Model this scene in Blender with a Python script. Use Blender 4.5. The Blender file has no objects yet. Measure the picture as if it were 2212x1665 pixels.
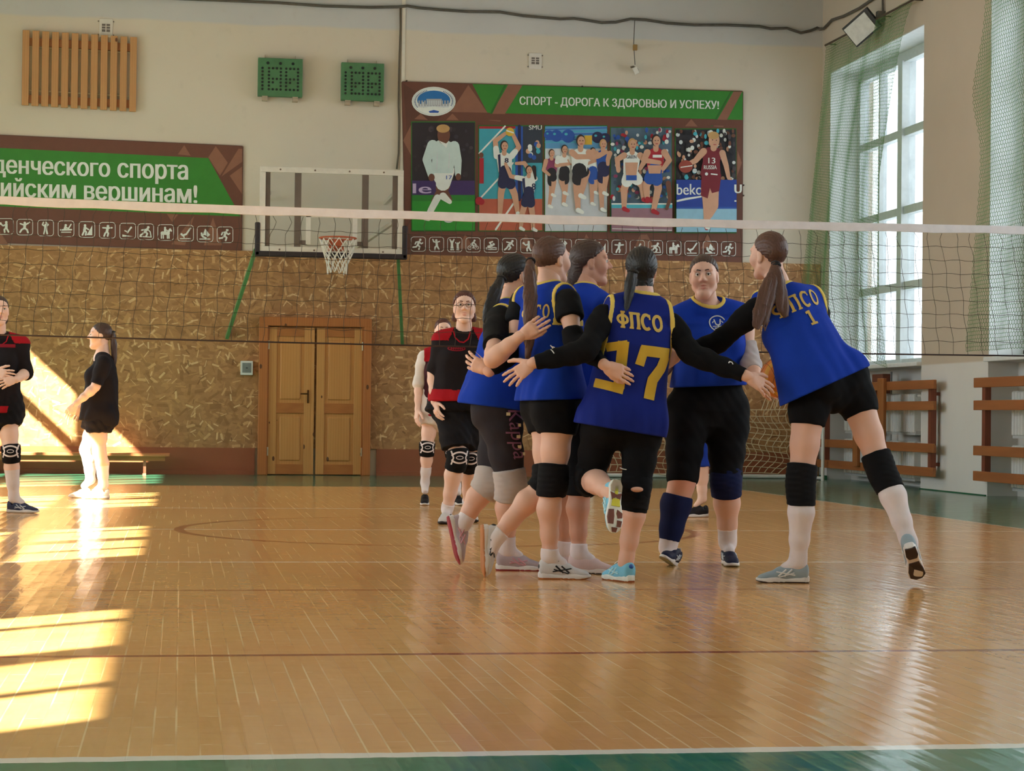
import bpy, bmesh, math, random
import numpy as np
from mathutils import Vector, Matrix
from mathutils.bvhtree import BVHTree
random.seed(4); rng = np.random.default_rng(7)
SC = bpy.context.scene; COL = SC.collection

# ---------------------------------------------------------------- camera
IW, IH, FPX = 2212, 1665, 4480.0
YAW, PIT, ROL, HC = .15832, .014484, .011294, .80
_cy, _sy, _cp, _sp = math.cos(YAW), math.sin(YAW), math.cos(PIT), math.sin(PIT)
CF = np.array([_sy*_cp, _cy*_cp, _sp]); _R0 = np.array([_cy, -_sy, 0.]); _U0 = np.cross(_R0, CF)
CR = math.cos(ROL)*_R0+math.sin(ROL)*_U0; CU = -math.sin(ROL)*_R0+math.cos(ROL)*_U0
cam = bpy.data.objects.new('camera', bpy.data.cameras.new('camera')); COL.objects.link(cam)
cam.data.sensor_width = 36.; cam.data.lens = FPX/IW*36.; cam.data.clip_end = 200
cam.matrix_world = Matrix(((CR[0], CU[0], -CF[0], 0), (CR[1], CU[1], -CF[1], 0), (CR[2], CU[2], -CF[2], HC), (0, 0, 0, 1)))
SC.camera = cam
# ---------------------------------------------------------------- light: sky, sun, exposure
SC.view_settings.view_transform = 'Standard'; SC.view_settings.look = 'None'
SC.view_settings.gamma = 1.0; SC.view_settings.exposure = 0.0; SC.view_settings.use_curve_mapping = False
SC.cycles.use_denoising = True
SC.cycles.max_bounces = 10; SC.cycles.diffuse_bounces = 6; SC.cycles.transparent_max_bounces = 24
SC.cycles.sample_clamp_indirect = 6.0; SC.cycles.caustics_reflective = False; SC.cycles.caustics_refractive = False
SKY_STRENGTH, SUN_STRENGTH = 7.2, 240.0
wd = bpy.data.worlds.new('daylight'); SC.world = wd; wd.use_nodes = True
_n = wd.node_tree.nodes; _bg = _n['Background']
_bg.inputs['Color'].default_value = (.93, .96, 1.0, 1); _bg.inputs['Strength'].default_value = SKY_STRENGTH
sun = bpy.data.objects.new('sun', bpy.data.lights.new('sun', 'SUN')); COL.objects.link(sun)
sun.data.energy = SUN_STRENGTH; sun.data.angle = math.radians(.6); sun.data.color = (1.0, .93, .70)
sun.rotation_euler = Vector((1.0, .90, -.93)).to_track_quat('-Z', 'Y').to_euler()
# ---------------------------------------------------------------- pixel -> place helpers
def ray(x, y): return CF+CR*(x-IW/2)/FPX-CU*(y-IH/2)/FPX
CAM0 = np.array([0, 0, HC])
def at(x, y, Y): d = ray(x, y); return CAM0+d*(Y/d[1])          # the point at depth Y seen at pixel x, y
def onz(x, y, z=0.): d = ray(x, y); return CAM0+d*((z-HC)/d[2])
def onx(x, y, X): d = ray(x, y); return CAM0+d*(X/d[0])
YW, XR, XL, YN, ZC = 26.95, 8.50, -5.05, -4.0, 6.6              # back wall, right wall, left wall, wall behind, ceiling
# ---------------------------------------------------------------- material helpers
def srgb(h):
    if isinstance(h, str): h = tuple(int(h[i:i+2], 16) for i in (0, 2, 4))
    return tuple(((c/255)/12.92 if c/255 <= .04045 else ((c/255+.055)/1.055)**2.4) for c in h)
class NT:
    def __init__(s, name):
        s.m = bpy.data.materials.new(name); s.m.use_nodes = True; s.t = s.m.node_tree
        s.b = s.t.nodes['Principled BSDF']; s.geo = None
    def n(s, typ, **kw):
        o = s.t.nodes.new(typ)
        for k, v in kw.items(): setattr(o, k, v)
        return o
    def put(s, sock, v):
        if hasattr(v, 'links') or isinstance(v, bpy.types.NodeSocket): s.t.links.new(v, sock)
        elif v is not None:
            if isinstance(v, tuple) and len(v) == 3 and sock.type == 'RGBA': v = (*v, 1)
            sock.default_value = v
    def pos(s):
        if not s.geo: s.geo = s.n('ShaderNodeNewGeometry')
        return s.geo.outputs['Position']
    def objc(s): return s.n('ShaderNodeTexCoord').outputs['Object']
    def xyz(s, v): o = s.n('ShaderNodeSeparateXYZ'); s.put(o.inputs[0], v); return o.outputs
    def vec(s, x, y, z=0.): o = s.n('ShaderNodeCombineXYZ'); [s.put(o.inputs[i], v) for i, v in enumerate((x, y, z))]; return o.outputs[0]
    def math(s, op, a, b=None, c=None):
        o = s.n('ShaderNodeMath', operation=op)
        for i, v in enumerate((a, b, c)):
            if v is not None: s.put(o.inputs[i], v)
        return o.outputs[0]
    def band(s, v, c, w): return s.math('LESS_THAN', s.math('ABSOLUTE', s.math('SUBTRACT', v, c)), w)
    def mapping(s, v, scale=(1, 1, 1), rot=(0, 0, 0), loc=(0, 0, 0)):
        o = s.n('ShaderNodeMapping'); s.put(o.inputs[0], v); o.inputs[1].default_value = loc; o.inputs[2].default_value = rot; o.inputs[3].default_value = scale
        return o.outputs[0]
    def noise(s, v, scale, detail=3, rough=.55, color=False):
        o = s.n('ShaderNodeTexNoise'); s.put(o.inputs['Vector'], v); o.inputs['Scale'].default_value = scale
        o.inputs['Detail'].default_value = detail; o.inputs['Roughness'].default_value = rough
        return o.outputs['Color' if color else 'Fac']
    def ramp(s, f, a, b):
        o = s.n('ShaderNodeMapRange'); s.put(o.inputs[0], f); o.inputs[1].default_value = a; o.inputs[2].default_value = b
        return o.outputs[0]
    def mix(s, f, a, b, mode='MIX'):
        o = s.n('ShaderNodeMix', data_type='RGBA', blend_type=mode)
        s.put(o.inputs[0], f); s.put(o.inputs[6], a); s.put(o.inputs[7], b); return o.outputs[2]
    def bump(s, h, strength=.2, dist=.01):
        o = s.n('ShaderNodeBump'); s.put(o.inputs['Height'], h); o.inputs['Strength'].default_value = strength; o.inputs['Distance'].default_value = dist
        s.put(s.b.inputs['Normal'], o.outputs[0]); return o
    def fin(s, color, rough=.6, metal=0., spec=.5):
        s.put(s.b.inputs['Base Color'], color); s.put(s.b.inputs['Roughness'], rough)
        s.b.inputs['Metallic'].default_value = metal; s.b.inputs['Specular IOR Level'].default_value = spec
        return s.m
MATS = {}
def M(name, col, rough=.6, var=.10, scale=14., bump=0., bscale=80., metal=0., spec=.5):
    """A plain procedural surface: the colour broken up by noise, and a fine bump."""
    if name in MATS: return MATS[name]
    t = NT(name); c = srgb(col) if isinstance(col, str) or max(col) > 1 else col
    p = t.objc(); f = t.ramp(t.noise(p, scale), .3, .7)
    cc = t.mix(f, tuple(max(0, v*(1-var)) for v in c), tuple(min(1, v*(1+var)) for v in c))
    if bump: t.bump(t.noise(p, bscale, 2), bump, .004)
    MATS[name] = t.fin(cc, rough, metal, spec); return MATS[name]
def wood(name, c1, c2, axis=2, rough=.5, knots=True, scale=1.):
    if name in MATS: return MATS[name]
    t = NT(name); p = t.pos()
    sc = [9*scale]*3; sc[axis] = .7*scale
    g = t.noise(t.mapping(p, tuple(sc)), 2.2, 4, .6)
    w = t.n('ShaderNodeTexWave', bands_direction='X'); t.put(w.inputs['Vector'], t.mapping(p, tuple(v*.5 for v in sc))); w.inputs['Scale'].default_value = 2.5; w.inputs['Distortion'].default_value = 5; w.inputs['Detail'].default_value = 2
    col = t.mix(t.math('MULTIPLY_ADD', w.outputs['Fac'], .35, t.math('MULTIPLY', g, .65)), srgb(c1), srgb(c2))
    if knots:
        v = t.n('ShaderNodeTexVoronoi'); ks = [5.]*3; ks[axis] = 2.6
        t.put(v.inputs['Vector'], t.mapping(p, tuple(ks))); v.inputs['Scale'].default_value = 1.
        col = t.mix(t.math('LESS_THAN', v.outputs['Distance'], .085), col, srgb((92, 52, 22)))
    t.bump(g, .08, .003)
    MATS[name] = t.fin(col, rough); return MATS[name]
# ---------------------------------------------------------------- object helpers
def tag(o, label=None, cat=None, group=None, kind=None):
    if label: o['label'] = label
    if cat: o['category'] = cat
    if group: o['group'] = group
    if kind: o['kind'] = kind
    return o
def mesh_obj(name, V, Fc, m, parent=None, smooth=False, mi=None):
    me = bpy.data.meshes.new(name); me.from_pydata([tuple(map(float, v)) for v in V], [], [tuple(map(int, f)) for f in Fc])
    for x in (m if isinstance(m, (list, tuple)) else [m]): me.materials.append(x)
    if smooth: me.polygons.foreach_set('use_smooth', [True]*len(me.polygons))
    if mi is not None: me.polygons.foreach_set('material_index', np.asarray(mi, dtype=np.int32))
    me.update(); o = bpy.data.objects.new(name, me); COL.objects.link(o)
    if parent: attach(o, parent)
    return o
def attach(o, parent):
    o.parent = parent; o.matrix_parent_inverse = Matrix.Translation(-parent.location)
def empty(name, loc, label=None, cat=None, group=None):
    o = bpy.data.objects.new(name, None); COL.objects.link(o); o.location = tuple(map(float, loc)); o.empty_display_size = .1
    bpy.context.view_layer.update()
    return tag(o, label, cat, group)
class MB:
    """Collects boxes, tubes, prisms and strokes into one mesh."""
    def __init__(s): s.v = []; s.f = []; s.mi = []
    def add(s, V, Fc, mi=0):
        k = len(s.v); s.v += [tuple(map(float, v)) for v in V]; s.f += [tuple(i+k for i in f) for f in Fc]; s.mi += [mi]*len(Fc); return s
    def box(s, a, b, mi=0, bev=0.):
        a, b = np.minimum(a, b).astype(float), np.maximum(a, b).astype(float)
        if bev <= 0:
            V = [(x, y, z) for x in (a[0], b[0]) for y in (a[1], b[1]) for z in (a[2], b[2])]
            return s.add(V, [(0, 1, 3, 2), (4, 6, 7, 5), (0, 4, 5, 1), (2, 3, 7, 6), (0, 2, 6, 4), (1, 5, 7, 3)], mi)
        bm = bmesh.new(); bmesh.ops.create_cube(bm, size=1)
        for v in bm.verts: v.co = Vector([(a[i]+b[i])/2+v.co[i]*(b[i]-a[i]) for i in range(3)])
        bmesh.ops.bevel(bm, geom=bm.edges[:], offset=min(bev, .45*min(b-a)), segments=2, affect='EDGES', profile=.5)
        bm.verts.index_update(); s.add([v.co for v in bm.verts], [[v.index for v in f.verts] for f in bm.faces], mi); bm.free(); return s
    def beam(s, p, q, w, h, up=(0, 0, 1), mi=0):
        p, q = np.array(p, float), np.array(q, float); d = q-p; d /= np.linalg.norm(d); up = np.array(up, float)
        r = np.cross(d, up); r /= np.linalg.norm(r); u = np.cross(r, d)
        V = [e+r*a*w/2+u*b*h/2 for e in (p, q) for a, b in ((-1, -1), (1, -1), (1, 1), (-1, 1))]
        return s.add(V, [(0, 3, 2, 1), (4, 5, 6, 7), (0, 1, 5, 4), (1, 2, 6, 5), (2, 3, 7, 6), (3, 0, 4, 7)], mi)
    def tube(s, pts, r, n=6, mi=0, closed=False):
        P = np.array(pts, float); m = len(P); R = np.full(m, r) if np.isscalar(r) else np.array(r, float)
        T = np.gradient(P, axis=0) if not closed else np.roll(P, -1, 0)-np.roll(P, 1, 0)
        T /= np.linalg.norm(T, axis=1)[:, None]+1e-12
        ref = np.array([0, 0, 1.]) if abs(T[0][2]) < .9 else np.array([1., 0, 0]); V = []
        u = np.cross(T[0], ref); u /= np.linalg.norm(u)
        for i in range(m):
            u = u-T[i]*(u@T[i]); u /= np.linalg.norm(u)+1e-12; w = np.cross(T[i], u)
            for k in range(n): a = 2*math.pi*k/n; V.append(P[i]+R[i]*(math.cos(a)*u+math.sin(a)*w))
        Fc = [(i*n+k, i*n+(k+1) % n, ((i+1) % m)*n+(k+1) % n, ((i+1) % m)*n+k) for i in range(m if closed else m-1) for k in range(n)]
        if not closed: Fc += [tuple(range(n))[::-1], tuple((m-1)*n+k for k in range(n))]
        return s.add(V, Fc, mi)
    def cyl(s, p, q, r, n=16, mi=0): return s.tube([p, q], r, n, mi)
    def build(s, name, m, parent=None, smooth=False): return mesh_obj(name, s.v, s.f, m, parent, smooth, s.mi)
def struct(name, mb, m, **k): o = mb.build(name, m, **k); return tag(o, kind='structure')
# ================================================================ THE SETTING
def floor_material():
    t = NT('painted_parquet'); x, y, z = t.xyz(t.pos()); p = t.pos()
    b = t.n('ShaderNodeTexBrick'); t.put(b.inputs['Vector'], t.vec(y, x, 0.)); b.offset = .37; b.offset_frequency = 2; b.squash = 1
    b.inputs['Color1'].default_value = (0, 0, 0, 1); b.inputs['Color2'].default_value = (1, 1, 1, 1); b.inputs['Mortar'].default_value = (.5, .5, .5, 1)
    b.inputs['Scale'].default_value = 1; b.inputs['Mortar Size'].default_value = .0028; b.inputs['Mortar Smooth'].default_value = .2
    b.inputs['Brick Width'].default_value = .46; b.inputs['Row Height'].default_value = .056
    rnd = b.outputs['Color']; mort = b.outputs['Fac']
    grain = t.noise(t.mapping(p, (40, 5, 1)), 1.5, 4)
    big = t.noise(p, .55, 3); streak = t.noise(t.mapping(p, (2.0, 9., 1)), 1.3, 4)
    wood_c = t.mix(t.math('MULTIPLY_ADD', rnd, .30, t.math('MULTIPLY', grain, .55)), srgb((206, 152, 90)), srgb((228, 180, 118)))
    wood_c = t.mix(t.ramp(big, .42, .72), wood_c, srgb((214, 156, 98)))
    wood_c = t.mix(t.math('MULTIPLY', t.ramp(streak, .60, .78), .45), wood_c, srgb((170, 118, 70)))
    # light, worn joints on some rows of boards
    wj = t.math('MULTIPLY', t.math('LESS_THAN', t.math('ABSOLUTE', t.math('SUBTRACT', t.math('FRACT', t.math('DIVIDE', x, .056)), .5)), 1.0), t.ramp(t.noise(t.mapping(p, (18, .7, 1)), 1., 2), .48, .57))
    wood_c = t.mix(t.math('MULTIPLY', t.math('MULTIPLY', mort, wj), .85), wood_c, srgb((246, 214, 160)))
    wood_c = t.mix(t.math('MULTIPLY', mort, .06), wood_c, srgb((120, 78, 40)))
    green_c = t.mix(big, srgb((24, 106, 80)), srgb((38, 124, 94))); green_c = t.mix(t.math('MULTIPLY', t.ramp(streak, .55, .8), .4), green_c, srgb((84, 128, 104)))
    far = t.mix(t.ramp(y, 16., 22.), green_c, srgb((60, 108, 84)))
    inx = t.math('MULTIPLY', t.math('GREATER_THAN', x, -2.8), t.math('LESS_THAN', x, 6.2))
    iny = t.math('MULTIPLY', t.math('GREATER_THAN', y, 4.86), t.math('LESS_THAN', y, 22.8))
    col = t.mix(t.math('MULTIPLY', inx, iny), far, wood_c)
    wear = t.ramp(t.noise(t.mapping(p, (14, 14, 1)), 1., 4, .7), .34, .50)
    white, red = (.80, .77, .70), srgb((138, 58, 40))
    def lay(col, mask, c, op, w=None): return t.mix(t.math('MULTIPLY', t.math('MULTIPLY', mask, op), w or wear), col, c)
    edge = t.math('MULTIPLY', t.math('SUBTRACT', t.noise(t.mapping(p, (16, 16, 1)), 1., 2), .5), .022)
    col = lay(col, t.math('MULTIPLY', t.band(t.math('ADD', y, edge), 4.865, .034), inx), white, 1.0, 1.0)
    for yy, w in ((11.2, .022), (14.32, .022), (17.5, .026)): col = lay(col, t.math('MULTIPLY', t.band(y, yy, w), inx), (.88, .84, .76), 1.0)
    for xx in (-2.8, 6.2): col = lay(col, t.math('MULTIPLY', t.band(x, xx, .02), iny), white, .6)
    for yy, w in ((9.42, .022), (6.9, .026)): col = lay(col, t.math('MULTIPLY', t.band(y, yy, w), inx), red, .9, 1.0)
    r = t.math('SQRT', t.math('ADD', t.math('POWER', t.math('SUBTRACT', x, 1.78), 2.), t.math('POWER', t.math('SUBTRACT', y, 14.32), 2.)))
    col = lay(col, t.band(r, 1.78, .035), red, .85, 1.0)
    # each board is a little cupped and tilted, so it catches the windows in streaks
    cup = t.math('POWER', t.math('ABSOLUTE', t.math('SUBTRACT', t.math('FRACT', t.math('DIVIDE', x, .056)), .5)), 2.)
    tilt = t.math('MULTIPLY', t.math('SUBTRACT', rnd, .5), t.math('SUBTRACT', t.math('FRACT', t.math('DIVIDE', x, .056)), .5))
    wav = t.noise(t.mapping(p, (9, 1.6, 1)), 1., 3)
    wav2 = t.noise(t.mapping(p, (5, 14, 1)), 1., 2)
    h = t.math('ADD', t.math('ADD', t.math('MULTIPLY', cup, .5), t.math('MULTIPLY', tilt, .55)), t.math('ADD', t.math('MULTIPLY', wav, 1.0), t.math('MULTIPLY', wav2, .12)))
    h = t.math('SUBTRACT', h, t.math('MULTIPLY', mort, .12))
    t.bump(h, .5, .0055)
    return t.fin(col, t.math('MULTIPLY_ADD', streak, .12, .09), spec=.55)
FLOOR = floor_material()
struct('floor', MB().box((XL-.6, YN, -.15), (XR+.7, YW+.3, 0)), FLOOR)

def wall_material():
    t = NT('whitewashed_plaster'); p = t.pos(); x, y, z = t.xyz(p)
    n = t.noise(p, .8, 4); n2 = t.noise(p, 6., 4)
    c = t.mix(n, srgb((206, 196, 178)), srgb((218, 208, 192)))
    zz = t.math('ADD', z, t.math('MULTIPLY', t.math('SUBTRACT', t.noise(t.mapping(p, (.8, .8, .1)), 1.5, 3), .5), .10))
    band = t.mix(t.noise(p, 1.3, 4), srgb((190, 190, 190)), srgb((206, 205, 202)))
    c = t.mix(t.ramp(zz, 5.80, 5.84), c, band)
    c = t.mix(t.math('MULTIPLY', t.ramp(n2, .62, .75), .15), c, srgb((180, 172, 158)))
    t.bump(t.noise(p, 30., 4), .12, .006)
    return t.fin(c, .85, spec=.2)
WALL = wall_material()
def white_wall(): 
    t = NT('white_wall_paint'); p = t.pos(); c = t.mix(t.noise(p, 1.2, 4), srgb((212, 210, 206)), srgb((226, 224, 220))); z = t.xyz(p)[2]; c = t.mix(t.ramp(z, 1.43, 1.45), c, t.mix(t.noise(p, 1.0, 4), srgb((190, 176, 158)), srgb((204, 190, 172)))); t.bump(t.noise(p, 25., 4), .12, .006)
    return t.fin(c, .8, spec=.25)
WALLR = white_wall()
struct('wall_back', MB().box((XL-.6, YW, 0), (XR+.7, YW+.3, ZC)), WALL)
struct('wall_front', MB().box((XL-.6, YN-.3, 0), (XR+.7, YN, ZC)), WALL)
struct('ceiling', MB().box((XL-.6, YN-.3, ZC), (XR+.7, YW+.3, ZC+.25)), M('ceiling_paint', (215, 212, 205), .85))

GLASSM = None
def glass():
    t = NT('window_glass'); tr = t.n('ShaderNodeBsdfTransparent'); gl = t.n('ShaderNodeBsdfGlossy'); gl.inputs['Roughness'].default_value = .02
    tr.inputs['Color'].default_value = (.92, .96, .97, 1)
    fr = t.n('ShaderNodeFresnel'); fr.inputs['IOR'].default_value = 1.45; mx = t.n('ShaderNodeMixShader')
    dirt = t.noise(t.pos(), 3., 4)
    t.put(mx.inputs[0], t.math('MULTIPLY', fr.outputs[0], t.math('MULTIPLY_ADD', dirt, .3, .6))); t.put(mx.inputs[1], tr.outputs[0]); t.put(mx.inputs[2], gl.outputs[0])
    out = [n for n in t.t.nodes if n.type == 'OUTPUT_MATERIAL'][0]; t.put(out.inputs['Surface'], mx.outputs[0]); t.t.nodes.remove(t.b)
    return t.m
GLASSM = glass()
FRAME = M('window_frame_paint', (196, 202, 202), .5, .05)
REVEAL = M('reveal_paint', (220, 222, 222), .7, .04)
WINR = [(23.06, 26.60), (17.50, 21.04), (11.9, 15.45), (6.3, 9.85), (.7, 4.25)]
WINL = [(.61, 4.20), (6.85, 10.40), (13.0, 16.5), (18.6, 24.7)]
def windows(side, X, out, wins, sill, head, trs):
    """Wall with full-height niches: piers, head, thinner parapet, then window, sill, glass."""
    w = MB(); edges = sorted(wins); a = YN
    g = X+out*.45
    for (y0, y1) in edges+[(YW, YW)]:
        w.box((X, a, 0), (X+out*.6, y0, ZC)); a = y1
    for (y0, y1) in edges:
        w.box((X, y0, head+.12), (X+out*.6, y1, ZC)); w.box((X+out*.34, y0, 0), (X+out*.6, y1, sill-.04))
    struct('wall_'+side, w, WALLR)
    for i, (y0, y1) in enumerate(edges[::-1]):
        ww = y1-y0; n = NWIN[0]; NWIN[0] += 1
        f = MB(); t_ = .10; d0, d1 = g-.06, g+.06
        f.box((d0, y0, sill), (d1, y0+.09, head)); f.box((d0, y1-.09, sill), (d1, y1, head))
        f.box((d0, y0, head-.02), (d1, y1, head+.12)); f.box((d0, y0, sill-.04), (d1, y1, sill+.06))
        rel = ((.83, .05, .05), (1.72, .16, .09), (2.75, .05, .05)) if ww < 4.5 else ((.83, .05, .05), (1.72, .12, .09), (2.75, .05, .05), (3.6, .14, .09), (4.5, .05, .05), (5.3, .08, .05))
        for q, wd_, dd in rel:
            yc = (y1-q) if side == 'right' else (y0+q)
            f.box((g-dd, yc-wd_/2, sill), (g+dd, yc+wd_/2, head))
        for zt in trs: f.box((g-.055, y0, zt-.05), (g+.055, y1, zt+.05))
        o = struct('window_%d' % n, f, FRAME)
        pane = MB().box((g-.004, y0+.05, sill), (g+.004, y1-.05, head)).build('window_%d_pane' % n, GLASSM, o); tag(pane, kind='structure')
        rv = MB().box((X+out*.004, y1-.012, sill), (g, y1-.001, head+.119)).box((X+out*.004, y0+.001, sill), (g, y0+.012, head+.119)).box((X+out*.004, y0+.012, head+.108), (g, y1-.012, head+.119))
        tag(rv.build('window_%d_reveal' % n, REVEAL, o), kind='structure')
        s = struct('trim_%d' % n, MB().box((X-out*.06, y0-(.0 if side == 'left' else -.01), sill-.07), (g, y1, sill-.02), bev=.01), REVEAL)
        lp = bpy.data.objects.new('window_portal', bpy.data.lights.new('window_portal', 'AREA')); COL.objects.link(lp)
        lp.data.shape = 'RECTANGLE'; lp.data.size = head-sill; lp.data.size_y = ww; lp.data.cycles.is_portal = True
        lp.location = (g+out*.12, (y0+y1)/2, (sill+head)/2); lp.rotation_euler = Vector((-out, 0, 0)).to_track_quat('-Z', 'Y').to_euler()
        if abs(lp.matrix_basis.to_3x3().col[1][1]) < .5: lp.data.size, lp.data.size_y = ww, head-sill
NWIN = [1]
windows('right', XR, 1, WINR, 1.50, 5.30, (2.475, 3.42, 4.40))
windows('left', XL, -1, WINL, 1.35, 4.97, (4.20, 3.25, 2.3))

# --- chipboard wainscot on the back wall
def osb():
    t = NT('chipboard'); p = t.pos(); x, y, z = t.xyz(p); uv = t.vec(x, z, 0.)
    base = t.mix(t.noise(uv, 9., 4, .65), srgb((146, 102, 64)), srgb((182, 136, 90)))
    base = t.mix(t.ramp(t.noise(uv, .7, 2), .35, .7), base, t.mix(.5, base, srgb((176, 122, 72))))
    vb = t.n('ShaderNodeTexVoronoi', voronoi_dimensions='2D'); vb.inputs['Scale'].default_value = 16.; t.put(vb.inputs['Vector'], t.mapping(uv, (1., 1.7, 1), (0, 0, .6)))
    base = t.mix(.35, base, t.mix(t.xyz(vb.outputs['Color'])[0], srgb((122, 82, 46)), srgb((196, 150, 98))))
    for sc, dens, L, Wd, c, sh in ((4.6, .7, .40, .15, (168, 122, 74), 11.), (5.2, .6, .38, .13, (138, 96, 56), 31.), (6.0, .5, .40, .11, (190, 144, 92), 67.), (6.6, .5, .36, .09, (152, 106, 62), 5.), (7., .42, .38, .085, (214, 172, 122), 93.), (7.6, .34, .38, .07, (228, 194, 146), 17.), (9., .3, .4, .06, (232, 200, 154), 41.), (8., .16, .3, .06, (112, 74, 40), 51.)):
        v = t.n('ShaderNodeTexVoronoi', voronoi_dimensions='2D'); v.inputs['Scale'].default_value = sc
        sv = t.mapping(uv, loc=(sh, sh*.7, 0)); t.put(v.inputs['Vector'], sv)
        sub = t.n('ShaderNodeVectorMath', operation='SUBTRACT'); t.put(sub.inputs[0], sv); t.put(sub.inputs[1], v.outputs['Position'])
        cr, cg, cb = t.xyz(v.outputs['Color'])
        rot = t.n('ShaderNodeVectorRotate', rotation_type='Z_AXIS'); t.put(rot.inputs['Vector'], sub.outputs[0]); t.put(rot.inputs['Angle'], t.math('MULTIPLY', cr, 6.283))
        u, w, _ = t.xyz(rot.outputs[0])
        m = t.math('MULTIPLY', t.math('LESS_THAN', t.math('ABSOLUTE', u), L/sc), t.math('LESS_THAN', t.math('ABSOLUTE', w), t.math('MULTIPLY_ADD', cb, 1.3*Wd/sc, .2*Wd/sc)))
        m = t.math('MULTIPLY', m, t.math('LESS_THAN', cg, dens))
        base = t.mix(t.math('MULTIPLY', m, .68), base, srgb(c))
    t.bump(t.noise(uv, 40., 3), .15, .003)
    return t.fin(base, .6)
OSB = osb()
struct('trim_20', MB().box((XL+.02, YW-.03, .345), (8.49, YW-.001, 2.885)), OSB)
BROWN = M('brown_wall_paint', (150, 86, 56), .45, .06, 3.)
bb = MB().box((XL+.02, YW-.045, 0), (.95, YW-.001, .345)).box((2.52, YW-.045, 0), (8.47, YW-.001, .345))
bb.box((XL+.02, YW-.075, 0), (.95, YW-.04, .055)).box((2.52, YW-.075, 0), (8.47, YW-.04, .055))
struct('baseboard_back', bb, BROWN)
struct('baseboard_right', MB().box((XR-.02, WINR[0][1]-.02, 0), (XR-.001, YW-.08, .05)).box((XR-.02, 21.06, 0), (XR-.001, 23.04, .012)), M('green_skirting', (24, 96, 62), .5))

# --- double pine door with its frame
D0, D1, DT = .985, 2.435, 2.035
P1, P2 = wood('pine', (186, 128, 66), (206, 152, 88)), wood('pine_frame', (160, 92, 42), (184, 116, 58))
fr = MB(); yf = YW-.13
fr.box((D0, yf, 0), (D0+.115, YW-.001, DT), bev=.008).box((D1-.10, yf, 0), (D1, YW-.001, DT), bev=.008).box((D0, yf-.002, DT-.115), (D1, YW-.001, DT), bev=.008)
fr.box((D0+.11, YW-.10, 0), (D0+.13, YW-.03, DT-.1)).box((D1-.12, YW-.10, 0), (D1-.095, YW-.03, DT-.1))
door = struct('door_1', fr, P2)
P3 = wood('pine_rail', (158, 92, 40), (182, 116, 56), axis=0)
P4 = wood('pine_panel', (184, 124, 62), (204, 148, 84), scale=.8)
def leaf(x0, x1, flip):
    L = MB(); y0, y1 = YW-.085, YW-.045; s = .105
    L.box((x0, y0, .01), (x0+s, y1, 1.905), bev=.004).box((x1-s, y0, .01), (x1, y1, 1.905), bev=.004)
    o = tag(L.build('door_1_leaf', P1, door), kind='structure')
    R = MB()
    for z0, z1 in ((.01, .14), (.80, .93), (1.79, 1.905)): R.box((x0+s, y0+.002, z0), (x1-s, y1, z1), bev=.003)
    tag(R.build('rail', P3, o), kind='structure')
    for z0, z1 in ((.14, .80), (.93, 1.79)):
        Q = MB(); Q.box((x0+s, y0+.022, z0), (x1-s, y1, z1)); Q.box((x0+s+.045, y0+.008, z0+.045), (x1-s-.045, y1, z1-.045), bev=.016)
        tag(Q.build('panel', P4, o), kind='structure')
    return o
mid = (D0+D1)/2-.012
l1 = leaf(D0+.125, mid-.022, 0); l2 = leaf(mid+.03, D1-.115, 1)
tag(MB().box((mid-.03, YW-.097, .01), (mid+.002, YW-.08, 1.905), bev=.004).build('astragal', P1, l1), kind='structure')
hd = MB(); hx = mid-.075
hd.box((hx-.012, YW-.095, .93), (hx+.012, YW-.084, 1.10)); hd.tube([(hx, YW-.09, 1.05), (hx, YW-.135, 1.05), (hx-.10, YW-.14, 1.05)], .009, 8)
hd.cyl((hx, YW-.09, .96), (hx, YW-.10, .96), .01)
tag(hd.build('door_1_handle', M('dark_brass', (96, 66, 36), .35, metal=.8), l1), kind='structure')
for zz in (.25, 1.62):
    for xx in (D0+.125, D1-.115): tag(MB().cyl((xx, YW-.10, zz), (xx, YW-.10, zz+.11), .010, 10).build('hinge', M('pale_steel', (206, 196, 170), .4, metal=.3), door), kind='structure')
# ================================================================ THINGS ON THE BACK WALL
# --- slatted wooden grille
gx0, gx1, gz0, gz1 = -2.035, -.618, 4.66, 5.615
g = empty('wooden_grille', ((gx0+gx1)/2, YW-.05, gz0), 'large varnished wooden slat grille high on the white wall', 'grille')
SL, RL = wood('slat_wood', (176, 124, 74), (200, 150, 98)), wood('slat_rail_wood', (150, 96, 56), (174, 116, 70), axis=0)
skew = -.035
for zz in (gz0+.10, gz1-.13): MB().beam((gx0+.02, YW-.03, zz-.01), (gx1-.02, YW-.03, zz+skew), .04, .10).build('rail', RL, g)
for i in range(12):
    x = gx0+.037+i*(gx1-gx0-.075)/11; dz = skew*i/11
    MB().box((x-.043, YW-.085, gz0+dz), (x+.043, YW-.045, gz1+dz), bev=.006).build('slat', SL, g)
for zz in (gz0+.20, gz1-.20): MB().tube([(gx0+.05, YW-.04, zz), (gx1-.05, YW-.04, zz+skew)], .006, 6).build('rod', M('pale_steel', (206, 196, 170)), g)
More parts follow.
